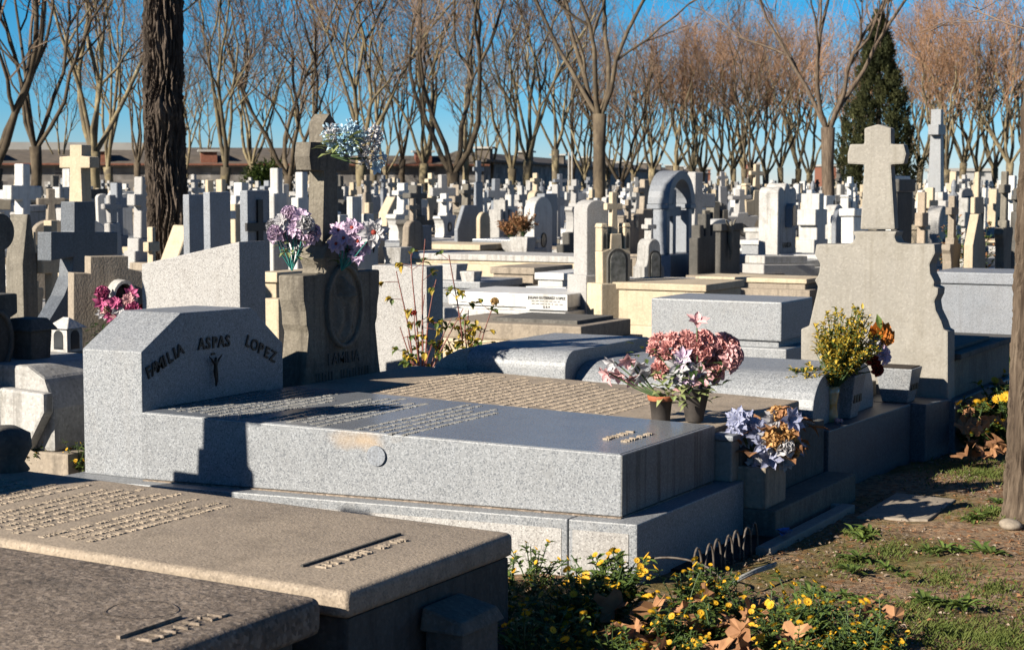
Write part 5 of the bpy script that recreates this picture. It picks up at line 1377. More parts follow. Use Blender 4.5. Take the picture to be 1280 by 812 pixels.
inner = [(yy_ - .095, zz_ - .12), (yy_ - .095, zz_ + .02)] + arc(yy_, zz_ + .02, .095, 180, 0, 10)[1:] + [(yy_ + .095, zz_ - .12)]
mb.prismx(outer + inner, .0, .16); mb.build('niche_hood', M['pale'], t, bevel=.004)
mb = MB(); mb.prismx([(yy_ - .09, zz_ - .12), (yy_ + .09, zz_ - .12), (yy_ + .09, zz_ + .02)] + arc(yy_, zz_ + .02, .09, 0, 180, 10)[1:], .002, .02); mb.build('niche_back', M['glassdark'], t)
HERO.append((X, c.y, D, 130))
base = Vector((X + math.sin(NPH) * NK * yy_ + .13 * math.cos(NPH), O.y + math.cos(NPH) * NK * yy_ - .13 * math.sin(NPH), pc_.z - .14)); Db = base.dot(FWD)
rq = random.Random(8); sp = []
for i, (a, b_) in enumerate([(128, 366), (133, 372), (126, 380), (134, 385), (143, 378), (147, 388), (155, 383), (161, 375), (164, 368), (158, 392), (140, 395), (149, 398), (165, 384), (130, 392), (168, 390)]):
    sp.append((('rose', 'daisy', 'lily')[i % 3], ('magenta', 'whitep', 'magenta', 'pinkpale')[i % 4], bvec(a, b_, base, Db, rq.uniform(-.1, 0)), toward(0, .5, .2), .055))
bouquet('niche_flowers', 'magenta and white artificial flowers crowding the arched niche', base, sp, leafmat='leaf_dark', leaves=60, lspread=.13, lz=(-.14, .0), L=.06, seed=15, lc=-RGT * .1, cat='flowers')
sp = [('rose', ('redp', 'yellow', 'lilac')[i % 3], bvec(a, b_, base, Db, 0), toward(0, .5, 0), .025) for i, (a, b_) in enumerate([(178, 384), (184, 386), (190, 384), (196, 386), (202, 387), (187, 390)])]
bouquet('small_posy', 'little purple and yellow posy behind the named headstone top', base, sp, leafmat='leaf_dark', leaves=24, lspread=.07, lz=(-.05, .02), L=.035, seed=16, lc=bvec(190, 388, base, Db), cat='flowers')
# small lantern
D = 9.4; p = ptD(84, D, 470); t = thing('grave_lantern', 'small pale stone lantern house with arched black windows', 'lantern', p)
zt = ptD(84, D, 396).z - p.z; t.rotation_euler = (0, 0, 0)
mb = MB(); mb.box(-.075, .075, -.07, .07, -.25, zt * .42); mb.build('base', M['beige'], t, bevel=.006)
mb = MB(); mb.box(-.06, .06, -.06, .06, zt * .42, zt * .82); bd = mb.build('body', M['pale'], t, bevel=.004)
mb = MB(); mb.add([(-.08, -.08, zt * .82), (.08, -.08, zt * .82), (.08, .08, zt * .82), (-.08, .08, zt * .82), (-.02, 0, zt), (.02, 0, zt)], [(0, 3, 2, 1), (0, 1, 5, 4), (1, 2, 5), (2, 3, 4, 5), (3, 0, 4)]); mb.build('roof', M['pale'], t, bevel=.004)
ar = [(.032, 0), (.032, .07)] + arc(0, .07, .032, 0, 90, 5)[1:]
mb = MB(); mb.prismx([(y, z + zt * .47) for y, z in sym(ar)], .058, .063); mb.build('window', M['glassdark'], bd)
mb = MB(); mb.prismy([(y, z + zt * .47) for y, z in sym(ar)], -.063, -.058); mb.build('window', M['glassdark'], bd)
# dark tapered pedestal and oval relief stone at the frame edge
D = 8.9; p = ptD(38, D, 480); t = thing('urn_pedestal', 'dark tapered stone urn with spreading cap at the left edge', 'urn', p)
hz = ptD(38, D, 397).z - p.z
mb = MB(); mb.hexa([(-.06, -.05, -.2), (.06, -.05, -.2), (.06, .05, -.2), (-.06, .05, -.2)], [(-.085, -.075, hz * .82), (.085, -.075, hz * .82), (.085, .075, hz * .82), (-.085, .075, hz * .82)]); mb.build('shaft', M['dark'], t, bevel=.008)
mb = MB(); mb.hexa([(-.11, -.1, hz * .82), (.11, -.1, hz * .82), (.11, .1, hz * .82), (-.11, .1, hz * .82)], [(-.07, -.06, hz), (.07, -.06, hz), (.07, .06, hz), (-.07, .06, hz)]); mb.build('cap', M['dark'], t, bevel=.01)
D = 8.6; c = ptD(-25, D); X = c.x
t = thing('headstone', 'dark worn headstone with oval relief cut by the left frame edge', 'headstone', (X, c.y, 0)); z0 = onX(0, 368, X)
mb = MB(); mb.prismx([(-.3, 0), (z0.y - c.y + .07, 0), (z0.y - c.y + .07, z0.z - .12), (z0.y - c.y + .12, z0.z - .1), (z0.y - c.y + .12, z0.z), (-.3, z0.z)], -.2, 0); hb_ = mb.build('headstone', M['dark'], t, bevel=.01)
q2 = onX(-4, 425, X); mb = MB(); oval(mb, q2.y - c.y, q2.z, .1, .15, 0, .02, .02, 24); mb.build('oval_frame', M['dark'], hb_, smooth=True)
# dark round stone far left edge
t = thing('headstone', 'black round disc stone at the left edge above the rows', 'headstone', Vector((ptD(0, 10.5).x, ptD(0, 10.5).y, 0)))
z_ = ptD(0, 10.5, 290).z; mb = MB(); mb.prismx(arc(0, z_, .11, 0, 345, 23), -.1, 0); mb.box(-.09, -.01, -.04, .04, 0, z_ - .1); mb.build('disc', M['dark'], t, bevel=.005)
# left vault behind / beside the named headstone
p0 = onX(100, 470, -5.95); p1 = at(0, 585, 0)
Yv = 6.35
t = thing('tomb', 'pale worn vault tomb with scalloped end left of the named headstone', 'tomb', (-6.7, Yv, 0))
zt_ = onY(50, 458, Yv).z
prf = [(-.9, .3), (.72, .3), (.72, zt_ - .2), (.66, zt_ - .06), (.55, zt_), (-.9, zt_)]
mb = MB(); mb.prismy(prf, .0, .62); mb.build('vault', M['pale'], t, bevel=.02)
mb = MB(); mb.prismy([(-.9, .31), (.18, .31), (.18, zt_ - .22), (.1, zt_ - .1), (-.05, zt_ - .04), (-.9, zt_ - .04)], -.09, .0); mb.build('front_drape', M['pale'], t, bevel=.02)
mb = MB(); mb.prismy([(.24, .42), (.6, .31), (.72, .5), (.72, zt_ - .12), (.3, zt_ - .1)], -.07, .0); mb.build('corner_scallop', M['pale'], t, bevel=.015)
mb = MB(); mb.box(-.95, .82, -.02, .8, -.05, .3); mb.build('plinth', M['beige'], t, bevel=.01)
# dark lump at the far left above the tan slab
p = at(-16, 588, .5); t = thing('stone_urn', 'dark rounded stone urn cut by the left frame edge above the tan slab', 'urn', (p.x, p.y + .1, .46))
mb = MB(); mb.lathe([(.06, 0), (.09, .03), (.07, .06), (.1, .12), (.095, .17), (.04, .2)], 20); mb.build('bowl', M['dark'], t, smooth=True)

# off-frame head of the tan slab: the monument whose shadow falls over the slab and climbs the granite side
t = thing('cross_monument', 'weathered headstone with cross at the head of the tan slab, outside the left frame edge', 'cross', (-5.5, 4.55, 0))
mb = MB(); mb.prismx(sym([(.4, 0), (.38, .5), (.3, .62), (.36, .75), (.34, .95), (.1, 1.0), (.08, 1.2), (0, 1.2)]), -.2, 0); mb.build('headstone', M['beige'], t, bevel=.01)
mb = MB(); mb.prismx(sym(latin(.75, 1.18, 1.75, .2, .6, .62, .18)), -.17, -.03); mb.build('cross', M['beige'], t, bevel=.01)
HERO.append((-5.62, 4.55, 6, 0))
t = thing('cross_monument', 'broad armed stone cross heading the brown corner slab, outside the left frame edge', 'cross', (-5.62, 2.75, 0))
mb = MB(); mb.prismx(sym([(.42, 0), (.4, .8), (.2, .95), (0, .95)]), -.2, 0); mb.build('headstone', M['oldgrey'], t, bevel=.01)
mb = MB(); mb.prismx(sym([(.1, .94), (.09, 1.36), (.46, 1.36), (.46, 1.6), (.09, 1.6), (.09, 1.9), (0, 1.9)]), -.17, -.03); mb.build('cross', M['oldgrey'], t, bevel=.01)

# ================================================================== ROWS OF GRAVES BEHIND
MATS = ['white', 'white', 'white', 'pale', 'pale', 'granite_pale', 'granite_pale', 'granite_blue', 'cream', 'cream', 'beige', 'oldgrey', 'dark']
MWORD = {'white': 'white marble', 'pale': 'pale grey stone', 'granite': 'grey granite', 'granite_pale': 'speckled granite', 'granite_blue': 'blue grey granite', 'cream': 'cream limestone', 'beige': 'beige weathered stone', 'oldgrey': 'lichened grey stone', 'dark': 'blackened stone'}
KW = {'rect': ('headstone', 'square headstone'), 'capped': ('headstone', 'capped headstone'), 'round': ('headstone', 'round topped headstone'), 'gable': ('headstone', 'pointed headstone'), 'slant': ('headstone', 'slant shouldered headstone'),
      'scroll': ('cross_monument', 'scroll sided cross'), 'shoulder': ('cross_monument', 'scalloped headstone'), 'stepcross': ('cross_monument', 'stepped cross'), 'blockcross': ('cross_monument', 'squat block cross'),
      'cross': ('cross_monument', 'slender latin cross'), 'pillar': ('pillar_monument', 'cross topped pillar'), 'castle': ('headstone', 'castle topped headstone'), 'statue': ('statue_monument', 'statue on pedestal'), 'wave': ('headstone', 'wavy topped headstone'), 'lantern': ('chapel_monument', 'twin lantern monument')}
protoD = {}
for i, k in enumerate(KW):
    for v in range(2):
        r = random.Random(i * 3 + v)
        w = {'cross': .7, 'pillar': .36, 'statue': .38}.get(k, .74) * r.uniform(.9, 1.15); h = {'cross': 1.6, 'pillar': 1.75, 'statue': 1.7, 'stepcross': 1.5, 'scroll': 1.65, 'lantern': 1.7, 'shoulder': 1.4, 'blockcross': 1.3}.get(k, 1.2) * r.uniform(.9, 1.15); tt = r.uniform(.15, .28)
        protoD[(k, v)] = [(nm, mb, key) for nm, mb, key, _ in design(k, w, h, tt, v)]
slabP = []
for v in range(4):
    L_ = (1.9, 2.0, 1.85, 1.95)[v]; h = (.32, .48, .22, .4)[v]
    a = MB(); a.box(.03, L_, -.42, .42, h - .12, h); b_ = MB(); b_.box(-.3, L_ + .08, -.5, .5, -.03, h - .123)
    slabP.append((a, b_))
meshc = {}
def gm(key, mb, nm, mat, bev):
    if key not in meshc: meshc[key] = mb.mesh(nm, M[mat], bevel=bev, seg=1)
    return meshc[key]
cands = []
rg = random.Random(2024)
k = 0; X = -8.15
rowsX = []
while X > -105:
    rowsX.append(X); X -= (2.75 if k % 2 else 2.45); k += 1
rowsX = [-5.45, -3.4] + rowsX
kinds = list(KW)
wts = {'rect': .7, 'capped': .6, 'round': .9, 'gable': .6, 'slant': .4, 'scroll': 2.0, 'shoulder': 1.3, 'stepcross': 2.0, 'blockcross': 1.0, 'cross': 1.8, 'pillar': .6, 'castle': .5, 'statue': .35, 'wave': .6, 'lantern': .4}
for X in rowsX:
    Y = 9.0 + rg.uniform(0, 1)
    while Y < 135:
        Y += rg.uniform(1.02, 1.24)
        if rg.random() < .045: Y += 1.2; continue
        p = Vector((X + rg.uniform(-.08, .08), Y, 0)); px, D = px_of(p)
        if D < 12.5 or D > 112 or px < -60 or px > 1340: continue
        if D > 100 and px < 560: continue
        if X > -6 and Y < 24: continue
        if D < 19 and 330 < px < 1160: continue
        if any((p.x - h[0]) ** 2 + (p.y - h[1]) ** 2 < 1.25 ** 2 for h in HERO): continue
        if D < 30 and any(abs(px - h[3]) < 26 and D < h[2] and h[2] - D < 14 for h in HERO): low = True
        else: low = False
        kd = rg.choices(kinds, [wts[q_] for q_ in kinds])[0]
        cands.append((D, px, p, kd, rg.randrange(2), rg.choice(MATS), rg.randrange(4), rg.choice(['pale', 'pale', 'cream', 'granite', 'beige', 'white', 'granite_top', 'oldgrey']), rg.uniform(.82, 1.12), low, rg.random()))
cands.sort(key=lambda c: c[0])
def zone(px):
    for lim, s in ((75, 'at the left edge'), (175, 'left of the furrowed trunk'), (250, 'around the furrowed trunk'), (345, 'right of the furrowed trunk'), (470, 'behind the carved monument'), (560, 'right of the lilac daisies'), (650, 'above the rose bush'),
                   (740, 'left of the tall white headstone'), (820, 'behind the cream chapel'), (900, 'around the blue grey arch'), (1000, 'around the wavy headstone'), (1060, 'below the forked brown tree'), (1150, 'below the dark conifer'), (1215, 'around the column cross'), (2000, 'by the pale trunk')):
        if px < lim: return s
seen = {}
NIND = 262
spec_flowers = []
for i, (D, px, p, kd, v, mt, sv, sm, sc, low, q_) in enumerate(cands[:NIND]):
    nm, word = KW[kd]
    band = 'front rows' if D < 26 else ('middle rows' if D < 36 else 'rear rows')
    tone = {'white': 'bright'}.get(mt, '')
    lb = f'{MWORD[mt]} {word} {zone(px)} in the {band}'
    root = thing(nm, lb, {'headstone': 'headstone', 'cross_monument': 'cross', 'pillar_monument': 'pillar', 'statue_monument': 'statue', 'chapel_monument': 'monument'}[nm], p, rg.uniform(-.03, .03), 'graves in the rows behind')
    root.scale = (1, sc, sc * (.72 if low else 1.0))
    root.rotation_euler[0] = rg.uniform(-.035, .035); root.rotation_euler[1] = rg.uniform(-.03, .035); root.rotation_euler[2] = rg.choice([0, 0, 0, -.6, -.5]) * (q_ > .3) + rg.uniform(-.08, .08)
    for j, (pn, mb, key) in enumerate(protoD[(kd, v)]):
        me = gm((kd, v, j), mb, pn, 'white' if key == 'm' else key, .012)
        o = link(pn, me, root)
        if key == 'm': setmat(o, M[mt])
    a, b_ = slabP[sv]
    o = link('slab', gm(('s', sv), a, 'slab', 'pale', .012), root); setmat(o, M[sm])
    o = link('plinth', gm(('p', sv), b_, 'plinth', 'pale', .012), root); setmat(o, M[mt if mt != 'dark' else 'beige'])
    if q_ < .22 and D < 45: spec_flowers.append((p, sv, px, D, sc))
# farther graves, past the countable ones, as one mass
mb = MB(); fm = ['white', 'pale', 'granite_pale', 'cream', 'beige', 'granite_blue', 'oldgrey', 'dark']
for (D, px, p, kd, v, mt, sv, sm, sc, low, q_) in cands[NIND:]:
    mb.mi = fm.index(mt) if mt in fm else 2
    for pn, m0, key in protoD[(kd, v)]:
        if key != 'm': continue
        o = len(mb.v)
        mb.v.extend([(x + p.x, y * sc + p.y, z * sc * .95) for x, y, z in m0.v])
        for f in m0.f: mb.f.append(tuple(i + o for i in f)); mb.m.append(mb.mi)
    for m0 in slabP[sv]:
        mb.mi = fm.index(sm) if sm in fm else 1
        o = len(mb.v); mb.v.extend([(x + p.x, y * sc + p.y, z) for x, y, z in m0.v])
        for f in m0.f: mb.f.append(tuple(i + o for i in f)); mb.m.append(mb.mi)
o = mb.build('distant_gravestones', [M[m] for m in fm]); tag(o, 'dense mass of distant gravestones and crosses reaching the far wall', 'gravestones', kind='stuff')
# small flower bunches left on graves
posy = []
for i, mt_ in enumerate(('redp', 'yellow', 'whitep', 'magenta', 'pink', 'lilac')):
    r = random.Random(i); mb = MB()
    for k in range(60):
        th = math.acos(1 - 1.0 * r.random()); a = r.uniform(0, 6.28); d = Vector((math.sin(th) * math.cos(a), math.sin(th) * math.sin(a), math.cos(th)))
        mb.mi = 0 if r.random() < .65 else 1
        mb.leaf(d * .08 + Vector((0, 0, .05)), d + Vector((r.uniform(-.6, .6), r.uniform(-.6, .6), 0)), (0, 0, 1), .08, .06, .3, .1)
    posy.append(mb.mesh('posy', [M[mt_], M['leaf_dark']]))
CW = ['dark red', 'yellow', 'white', 'magenta', 'coral', 'lilac']
for i, (p, sv, px, D, sc) in enumerate(spec_flowers):
    ci = rg.randrange(6); o = link('posy', posy[ci]); h = (.32, .48, .22, .4)[sv] * sc
    o.location = p + Vector((rg.uniform(.1, 1.2), rg.uniform(-.25, .25), h)); o.rotation_euler = (0, 0, rg.uniform(0, 6)); s = rg.uniform(.9, 1.5); o.scale = (s, s, s)
    tag(o, f'small {CW[ci]} flower posy lying on a slab {zone(px)}', 'flowers', 'posies on the graves behind')

# ================================================================== WALL, BUILDINGS
def wallpts(p): return ptD(*p)
m, nt, b = newmat('niche_wall'); v, oi = coords(nt); L = nt.links
mp = N(nt, 'ShaderNodeMapping'); mp.inputs['Rotation'].default_value = (R(90), 0, 0); L.new(v, mp.inputs['Vector'])
br = N(nt, 'ShaderNodeTexBrick', Scale=1.0); br.offset = 0; L.new(mp.outputs[0], br.inputs['Vector'])
br.inputs['Color1'].default_value = (.05, .045, .045, 1); br.inputs['Color2'].default_value = (.3, .28, .26, 1); br.inputs['Mortar'].default_value = (.2, .18, .16, 1)
br.inputs['Brick Width'].default_value = .75; br.inputs['Row Height'].default_value = .62; br.inputs['Mortar Size'].default_value = .06
nn_ = N(nt, 'ShaderNodeTexNoise', Scale=1.1, Detail=5.0); L.new(v, nn_.inputs['Vector'])
L.new(mix(nt, ramp(nt, nn_.outputs['Fac'], [(.4, 0.), (.6, .7)]), br.outputs['Color'], (.1, .09, .085)), b.inputs['Base Color']); b.inputs['Roughness'].default_value = .85
M['niche'] = m
def long_wall(name, label, A, B, h0, roof_d, dorm, seed, pm='brick'):
    A = Vector((A.x, A.y, 0)); B = Vector((B.x, B.y, 0)); d = (B - A); Ln = d.length; ang = math.atan2(d.y, d.x)
    t = thing(name, label, 'wall', A, ang)
    mb = MB(); mb.box(0, Ln, 0, 3.0, -.1, h0); mb.build('wall', M['niche'], t)
    mb = MB(); mb.box(-.3, Ln + .3, -.55, -.45, h0 + .02, h0 + .14); mb.build('gutter', M[pm], t)
    mb = MB(); mb.prismx([(-.5, h0 + .05), (-.5, h0 - .05), (3.6, h0 - .05), (3.6, h0 + .05), (1.6, h0 + .75)], -.3, Ln + .3); mb.build('roof', M['rooftile'], t)
    r = random.Random(seed); x = 3
    while x < Ln - 2:
        mb = MB(); mb.box(x, x + 1.1, -.1, 1.0, h0 + .1, h0 + .95); o = mb.build('roof_pier', M[pm], t)
        mb = MB(); mb.box(x - .2, x + 1.3, -.3, 1.2, h0 + .955, h0 + 1.1); mb.build('pier_cap', M['metalroof'], o)
        x += dorm
    return t
DW = 118
long_wall('columbarium_wall', 'long dark niche wall with low tiled roof closing the cemetery on the left', ptD(-90, DW), ptD(605, DW + 8), 2.75, 3, 7.5, 1)
long_wall('columbarium_wall', 'receding niche wall with brick roof piers behind the central trees', ptD(600, DW + 8), ptD(885, 330), 3.1, 3, 17, 2, 'rooftile')
# long grey roofed hall behind the wall
A = ptD(-120, 175); B = ptD(425, 185); d = B - A
t = thing('long_hall', 'long low hall with pale grey roof behind the niche wall', 'building', (A.x, A.y, 0), math.atan2(d.y, d.x)); Ln = Vector((d.x, d.y)).length
mb = MB(); mb.box(0, Ln, 0, 14, 0, 4.0); mb.build('wall', M['metalroof'], t)
mb = MB(); mb.prismx([(-.8, 3.9), (14.8, 3.9), (7, 5.3)], -.5, Ln + .5); rf = mb.build('roof', M['rooftile'], t)
mb = MB(); mb.box(4, Ln - 20, 5.2, 7.4, 4.9, 5.75); mb.build('ridge_light', M['metalroof'], rf)
def block_building(label, px0, px1, top, D, mat, seed, floors=4):
    A = ptD(px0, D); B = ptD(px1, D); d = B - A; Ln = Vector((d.x, d.y)).length; h = ptD((px0 + px1) / 2, D, top).z
    t = thing('apartment_building', label, 'building', (A.x, A.y, 0), math.atan2(d.y, d.x))
    mb = MB(); mb.box(0, Ln, 0, 12, 0, h); mb.build('wall', M[mat], t)
    mb = MB(); mb.box(-.4, Ln + .4, -.4, 12.4, h, h + .5); mb.build('roof', M['metalroof'], t)
    n = max(2, int(Ln / 4.2)); fh = h / floors
    for j in range(1, floors):
        for i in range(n):
            x = Ln * (i + .5) / n
            mb = MB(); mb.box(x - .8, x + .8, -.06, .1, j * fh + .8, j * fh + 2.2); w_ = mb.build('window', M['white'], t)
            mb = MB(); mb.box(x - .68, x + .68, -.09, -.05, j * fh + .92, j * fh + 2.08); mb.build('pane', M['glassdark'], w_)
block_building('orange brick apartment block glimpsed between trunks left of the wavy headstone', 934, 950, 205, 480, 'brick', 1, 4)
block_building('small salmon brick building glimpsed right of the arch', 858, 888, 212, 420, 'brick', 2, 3)
block_building('red brick apartment block glimpsed left of the conifer', 1028, 1056, 208, 460, 'brick', 3, 4)
block_building('white building showing above the receding wall', 772, 782, 204, 420, 'white', 4, 3)
block_building('low red roofed white house right of the column cross', 1180, 1240, 214, 300, 'white', 5, 2)

# ================================================================== TREES
def tree_mesh(seed, H=14, fork=2.6, r0=.24, nl=5, spread=.33, twigs=3, reach=1.0, depth=5, seeds=.12, lean=0.0):
    r = random.Random(seed); tr = MB(); cr = MB(); sd_ = MB()
    top = Vector((lean * fork, 0, fork))
    pts = [Vector((0, 0, -.1)), Vector((r.uniform(-.05, .05), r.uniform(-.05, .05), fork * .35)), Vector((lean * fork * .6, r.uniform(-.08, .08), fork * .7)), top]
    tr.tube(pts, [r0 * 1.25, r0 * 1.0, r0 * .95, r0 * 1.12], 10)
    ends = []
    def branch(p, d, L, rad, lev):
        n = max(2, 5 - lev // 2); pp = [p]; rr = [rad]; dd = d.copy()
        wob = .27 if lev == 0 else (.33 if lev < 3 else .15)
        for i in range(n):
            dd = (dd + Vector((r.uniform(-wob, wob), r.uniform(-wob, wob), r.uniform(-.02, .12) + (.1 if lev == 0 else .03)))).normalized()
            pp.append(pp[-1] + dd * (L / n)); rr.append(rad * (1 - (.45 if lev < depth else .8) * (i + 1) / n))
        (tr if lev < 2 else cr).tube(pp, rr, 7 if lev == 0 else (5 if lev < 2 else (4 if lev == 2 else 3)), cap=False)
        if lev >= depth:
            if r.random() < seeds:
                e = pp[-1]; a = r.uniform(0, 6.28); sd_.leaf(e, (math.cos(a), math.sin(a), -.4), (0, 0, 1), .085, .07, .3, .2)
            return
        nb = (3, 3, 3, 4, twigs, twigs)[lev]
        for k in range(nb):
            f = r.uniform(.35, .98) if k else 1.0
            i = min(n - 1, int(f * n)); q0 = pp[i].lerp(pp[i + 1], f * n - i)
            a = r.uniform(0, 6.28); tilt = (r.uniform(.3, .8) if lev < 2 else r.uniform(.45, 1.15)) if k else r.uniform(.05, .35)
            u = dd.orthogonal().normalized(); w = dd.cross(u)
            nd = (dd * math.cos(tilt) + (u * math.cos(a) + w * math.sin(a)) * math.sin(tilt)); nd.z += .14 if lev < 2 else .02; nd.normalize()
            branch(q0, nd, L * r.uniform(.5, .75) * (1 if lev else .9), max(.0045, rad * (.55 if k else .6)), lev + 1)
    for k in range(nl):
        a = 2 * PI * k / nl + r.uniform(-.35, .35); tl = spread * r.uniform(.55, 1.25)
        d = Vector((math.sin(tl) * math.cos(a), math.sin(tl) * math.sin(a), math.cos(tl)))
        branch(top - Vector((0, 0, .15)), d, H * .42 * r.uniform(.8, 1.15), r0 * r.uniform(.36, .54), 0)
    return tr, cr, sd_
TP = []
for s in range(8):
    red = s in (3, 4, 5)
    tr, cr, sd_ = tree_mesh(100 + s, H=(13, 14, 13.5, 11, 11.5, 12, 14, 13)[s], fork=(2.6, 2.4, 3.0, 2.5, 2.3, 2.8, 2.0, 3.2)[s], r0=(.22, .23, .2, .2, .2, .21, .25, .19)[s], nl=(5, 4, 5, 6, 5, 6, 4, 4)[s], spread=(.42, .46, .4, .5, .5, .46, .5, .38)[s], twigs=3, seeds=.75 if red else .2)
    bk = M['bark_dark'] if s in (2, 6) else M['bark_plane']; tw = M['twig_red'] if red else M['twig']
    cr2 = MB(); cr2.v = cr.v + sd_.v; o_ = len(cr.v); cr2.f = cr.f + [tuple(i + o_ for i in f) for f in sd_.f]; cr2.m = [0] * len(cr.f) + [1] * len(sd_.f)
    TP.append((tr.mesh('trunk', bk, smooth=True), cr2.mesh('crown', [tw, M['dryleaf']])))
def place_tree(px, D, v, s, rz, label, group='bare plane trees along the avenue', bk=None):
    p = ptD(px, D); t = thing('plane_tree', label, 'tree', (p.x, p.y, 0), rz, group); t.scale = (s, s, s)
    o = link('trunk', TP[v][0], t)
    if bk: setmat(o, M[bk])
    link('crown', TP[v][1], t)
    return t
trees = [(-8, 50, 6, 1.0), (45, 62, 2, .95), (118, 66, 0, 1.05), (135, 92, 1, 1.0), (172, 100, 2, .9), (283, 80, 1, .95), (315, 104, 0, 1.0), (362, 84, 6, .95), (395, 112, 1, 1.0), (452, 78, 0, 1.05), (466, 96, 7, 1.05), (503, 108, 2, 1.), (530, 88, 0, .98), (566, 72, 6, 1.0),
         (581, 100, 7, 1.05), (640, 104, 1, 1.), (660, 90, 0, 1.05), (694, 96, 7, 1.05), (716, 118, 2, 1.0), (776, 100, 6, .8), (815, 104, 3, .95), (845, 128, 5, 1.0), (866, 100, 3, .88), (878, 124, 4, 1.0), (900, 108, 4, .95), (916, 106, 5, .86), (930, 120, 3, 1.0), (938, 92, 2, .78), (957, 104, 4, .9), (975, 112, 5, .9), (998, 118, 3, 1.0),
         (1012, 104, 4, .88), (1052, 120, 5, .95), (1075, 130, 3, 1.0), (1132, 122, 3, 1.02), (1150, 104, 5, .95), (1166, 118, 4, 1.05), (1183, 98, 3, .92), (1204, 110, 5, 1.0), (1222, 100, 4, .95), (1243, 112, 3, 1.0), (1262, 98, 5, .95), (1290, 104, 4, 1.0),
         (75, 125, 7, .9), (255, 128, 7, .9), (425, 128, 2, .9), (615, 130, 7, .9), (745, 130, 1, .9), (232, 112, 0, .85), (345, 118, 2, .75), (482, 118, 0, .8), (598, 116, 0, .7), (730, 108, 0, .8), (760, 120, 3, .8), (792, 112, 5, .75)]
for i, (px, D, v, s) in enumerate(trees):
    place_tree(px, D, v, s, i * 1.7, f'bare {"russet" if v in (3, 4, 5) else "brown"} pollarded plane tree standing {zone(px)} in the avenue')
# brown single trunk tree in the centre and forked one on the right
for px, D, seed, H, fork, r0, nl, lb in ((749, 52, 301, 10.5, 3.6, .19, 5, 'rough brown tree with high fork in the centre, nearer than the avenue'), (1034, 42, 302, 7.5, 2.9, .15, 4, 'forked brown tree with knotted bare limbs left of the conifer')):
    tr, cr, sd_ = tree_mesh(seed, H=H, fork=fork, r0=r0, nl=nl, spread=.5, twigs=3, seeds=.3 if H > 8 else .03)
    p = ptD(px, D); t = thing('bare_tree', lb, 'tree', (p.x, p.y, 0)); tr.build('trunk', M['bark_pale' if H < 8 else 'bark_dark'], t, smooth=True); cr.build('crown', M['twig'], t)
# evergreen bush by the niche wall
def foliage_blob(mb, c, rx, rz, n, s, r, shape='ell'):
    for k in range(n):
        u = r.random() ** .4; th = math.acos(r.uniform(-1, 1)); a = r.uniform(0, 6.28)
        d = Vector((math.sin(th) * math.cos(a), math.sin(th) * math.sin(a), math.cos(th)))
        p = Vector(c) + Vector((d.x * rx * u, d.y * rx * u, d.z * rz * u))
        e = d + Vector((r.uniform(-.7, .7), r.uniform(-.7, .7), r.uniform(-.3, .7)))
        mb.leaf(p, e, (0, 0, 1), s * r.uniform(.6, 1.3), s * .5, .2, .2)
for px, D, w_, h_, top, lb in ((338, 98, 1.3, 1.6, 198, 'round green laurel bush before the niche wall'), (1066 - 100, 60, .5, .5, 262, 'small clipped green bush near the wavy headstone')):
    p = ptD(px, D, top); r = random.Random(px); t = thing('evergreen_bush', lb, 'bush', (p.x, p.y, 0)); mb = MB()
    for q_ in range(5): foliage_blob(mb, (r.uniform(-.5, .5) * w_, r.uniform(-.5, .5) * w_, p.z - h_ * r.uniform(.6, 1.2)), w_ * .8, h_ * .8, 900, .2, r)
    mb.build('foliage', M['leaf'], t); mb = MB(); mb.tube([(0, 0, 0), (0, 0, max(.3, p.z - h_ * 1.2))], .08, 6); mb.build('trunk', M['bark_dark'], t)
# conifer
D = 84; p = ptD(1096, D); ztp = ptD(1096, D, 16).z; r = random.Random(9)
t = thing('conifer', 'tall dark green conical cypress behind the big grey cross', 'tree', (p.x, p.y, 0))
mb = MB(); Hc = ztp; wmax = 2.05
for k in range(430):
    f = (k + r.random()) / 430; z = .9 + (Hc - 1.2) * f
    prof_ = min(1.0, 1.15 * max(0, 1 - f) ** .75) * (0.85 + .15 * min(1, f * 4))
    a = r.uniform(0, 6.28); rad = wmax * prof_ * r.uniform(.45, 1.0) * (1 + .3 * noise.noise(Vector((math.cos(a) * 1.3, math.sin(a) * 1.3, z * .8))))
    cs = r.uniform(.22, .5) * (1.1 - .55 * f); cz = r.uniform(1.6, 3.0); lx = r.uniform(.1, .35)
    for q in range(64):
        h_ = r.random(); b_ = r.uniform(0, 6.28); u = math.sqrt(r.random()) * (1 - h_) ** .6
        d = Vector((u * math.cos(b_) + lx * h_ * math.cos(a) * 1.5, u * math.sin(b_) + lx * h_ * math.sin(a) * 1.5, h_ * cz - .3))
        mb.leaf(Vector((rad * math.cos(a), rad * math.sin(a), z)) + d * cs, (math.cos(b_) * .5 + math.cos(a) * .3, math.sin(b_) * .5 + math.sin(a) * .3, r.uniform(.4, 1.4)), (0, 0, 1), r.uniform(.1, .24), r.uniform(.05, .1), .2, .2)
mb.build('crown', M['conifer'], t)
mb = MB(); mb.tube([(0, 0, -.1), (0, 0, 1.5), (.05, 0, Hc * .9)], [.22, .2, .04], 8); mb.build('trunk', M['bark_dark'], t)

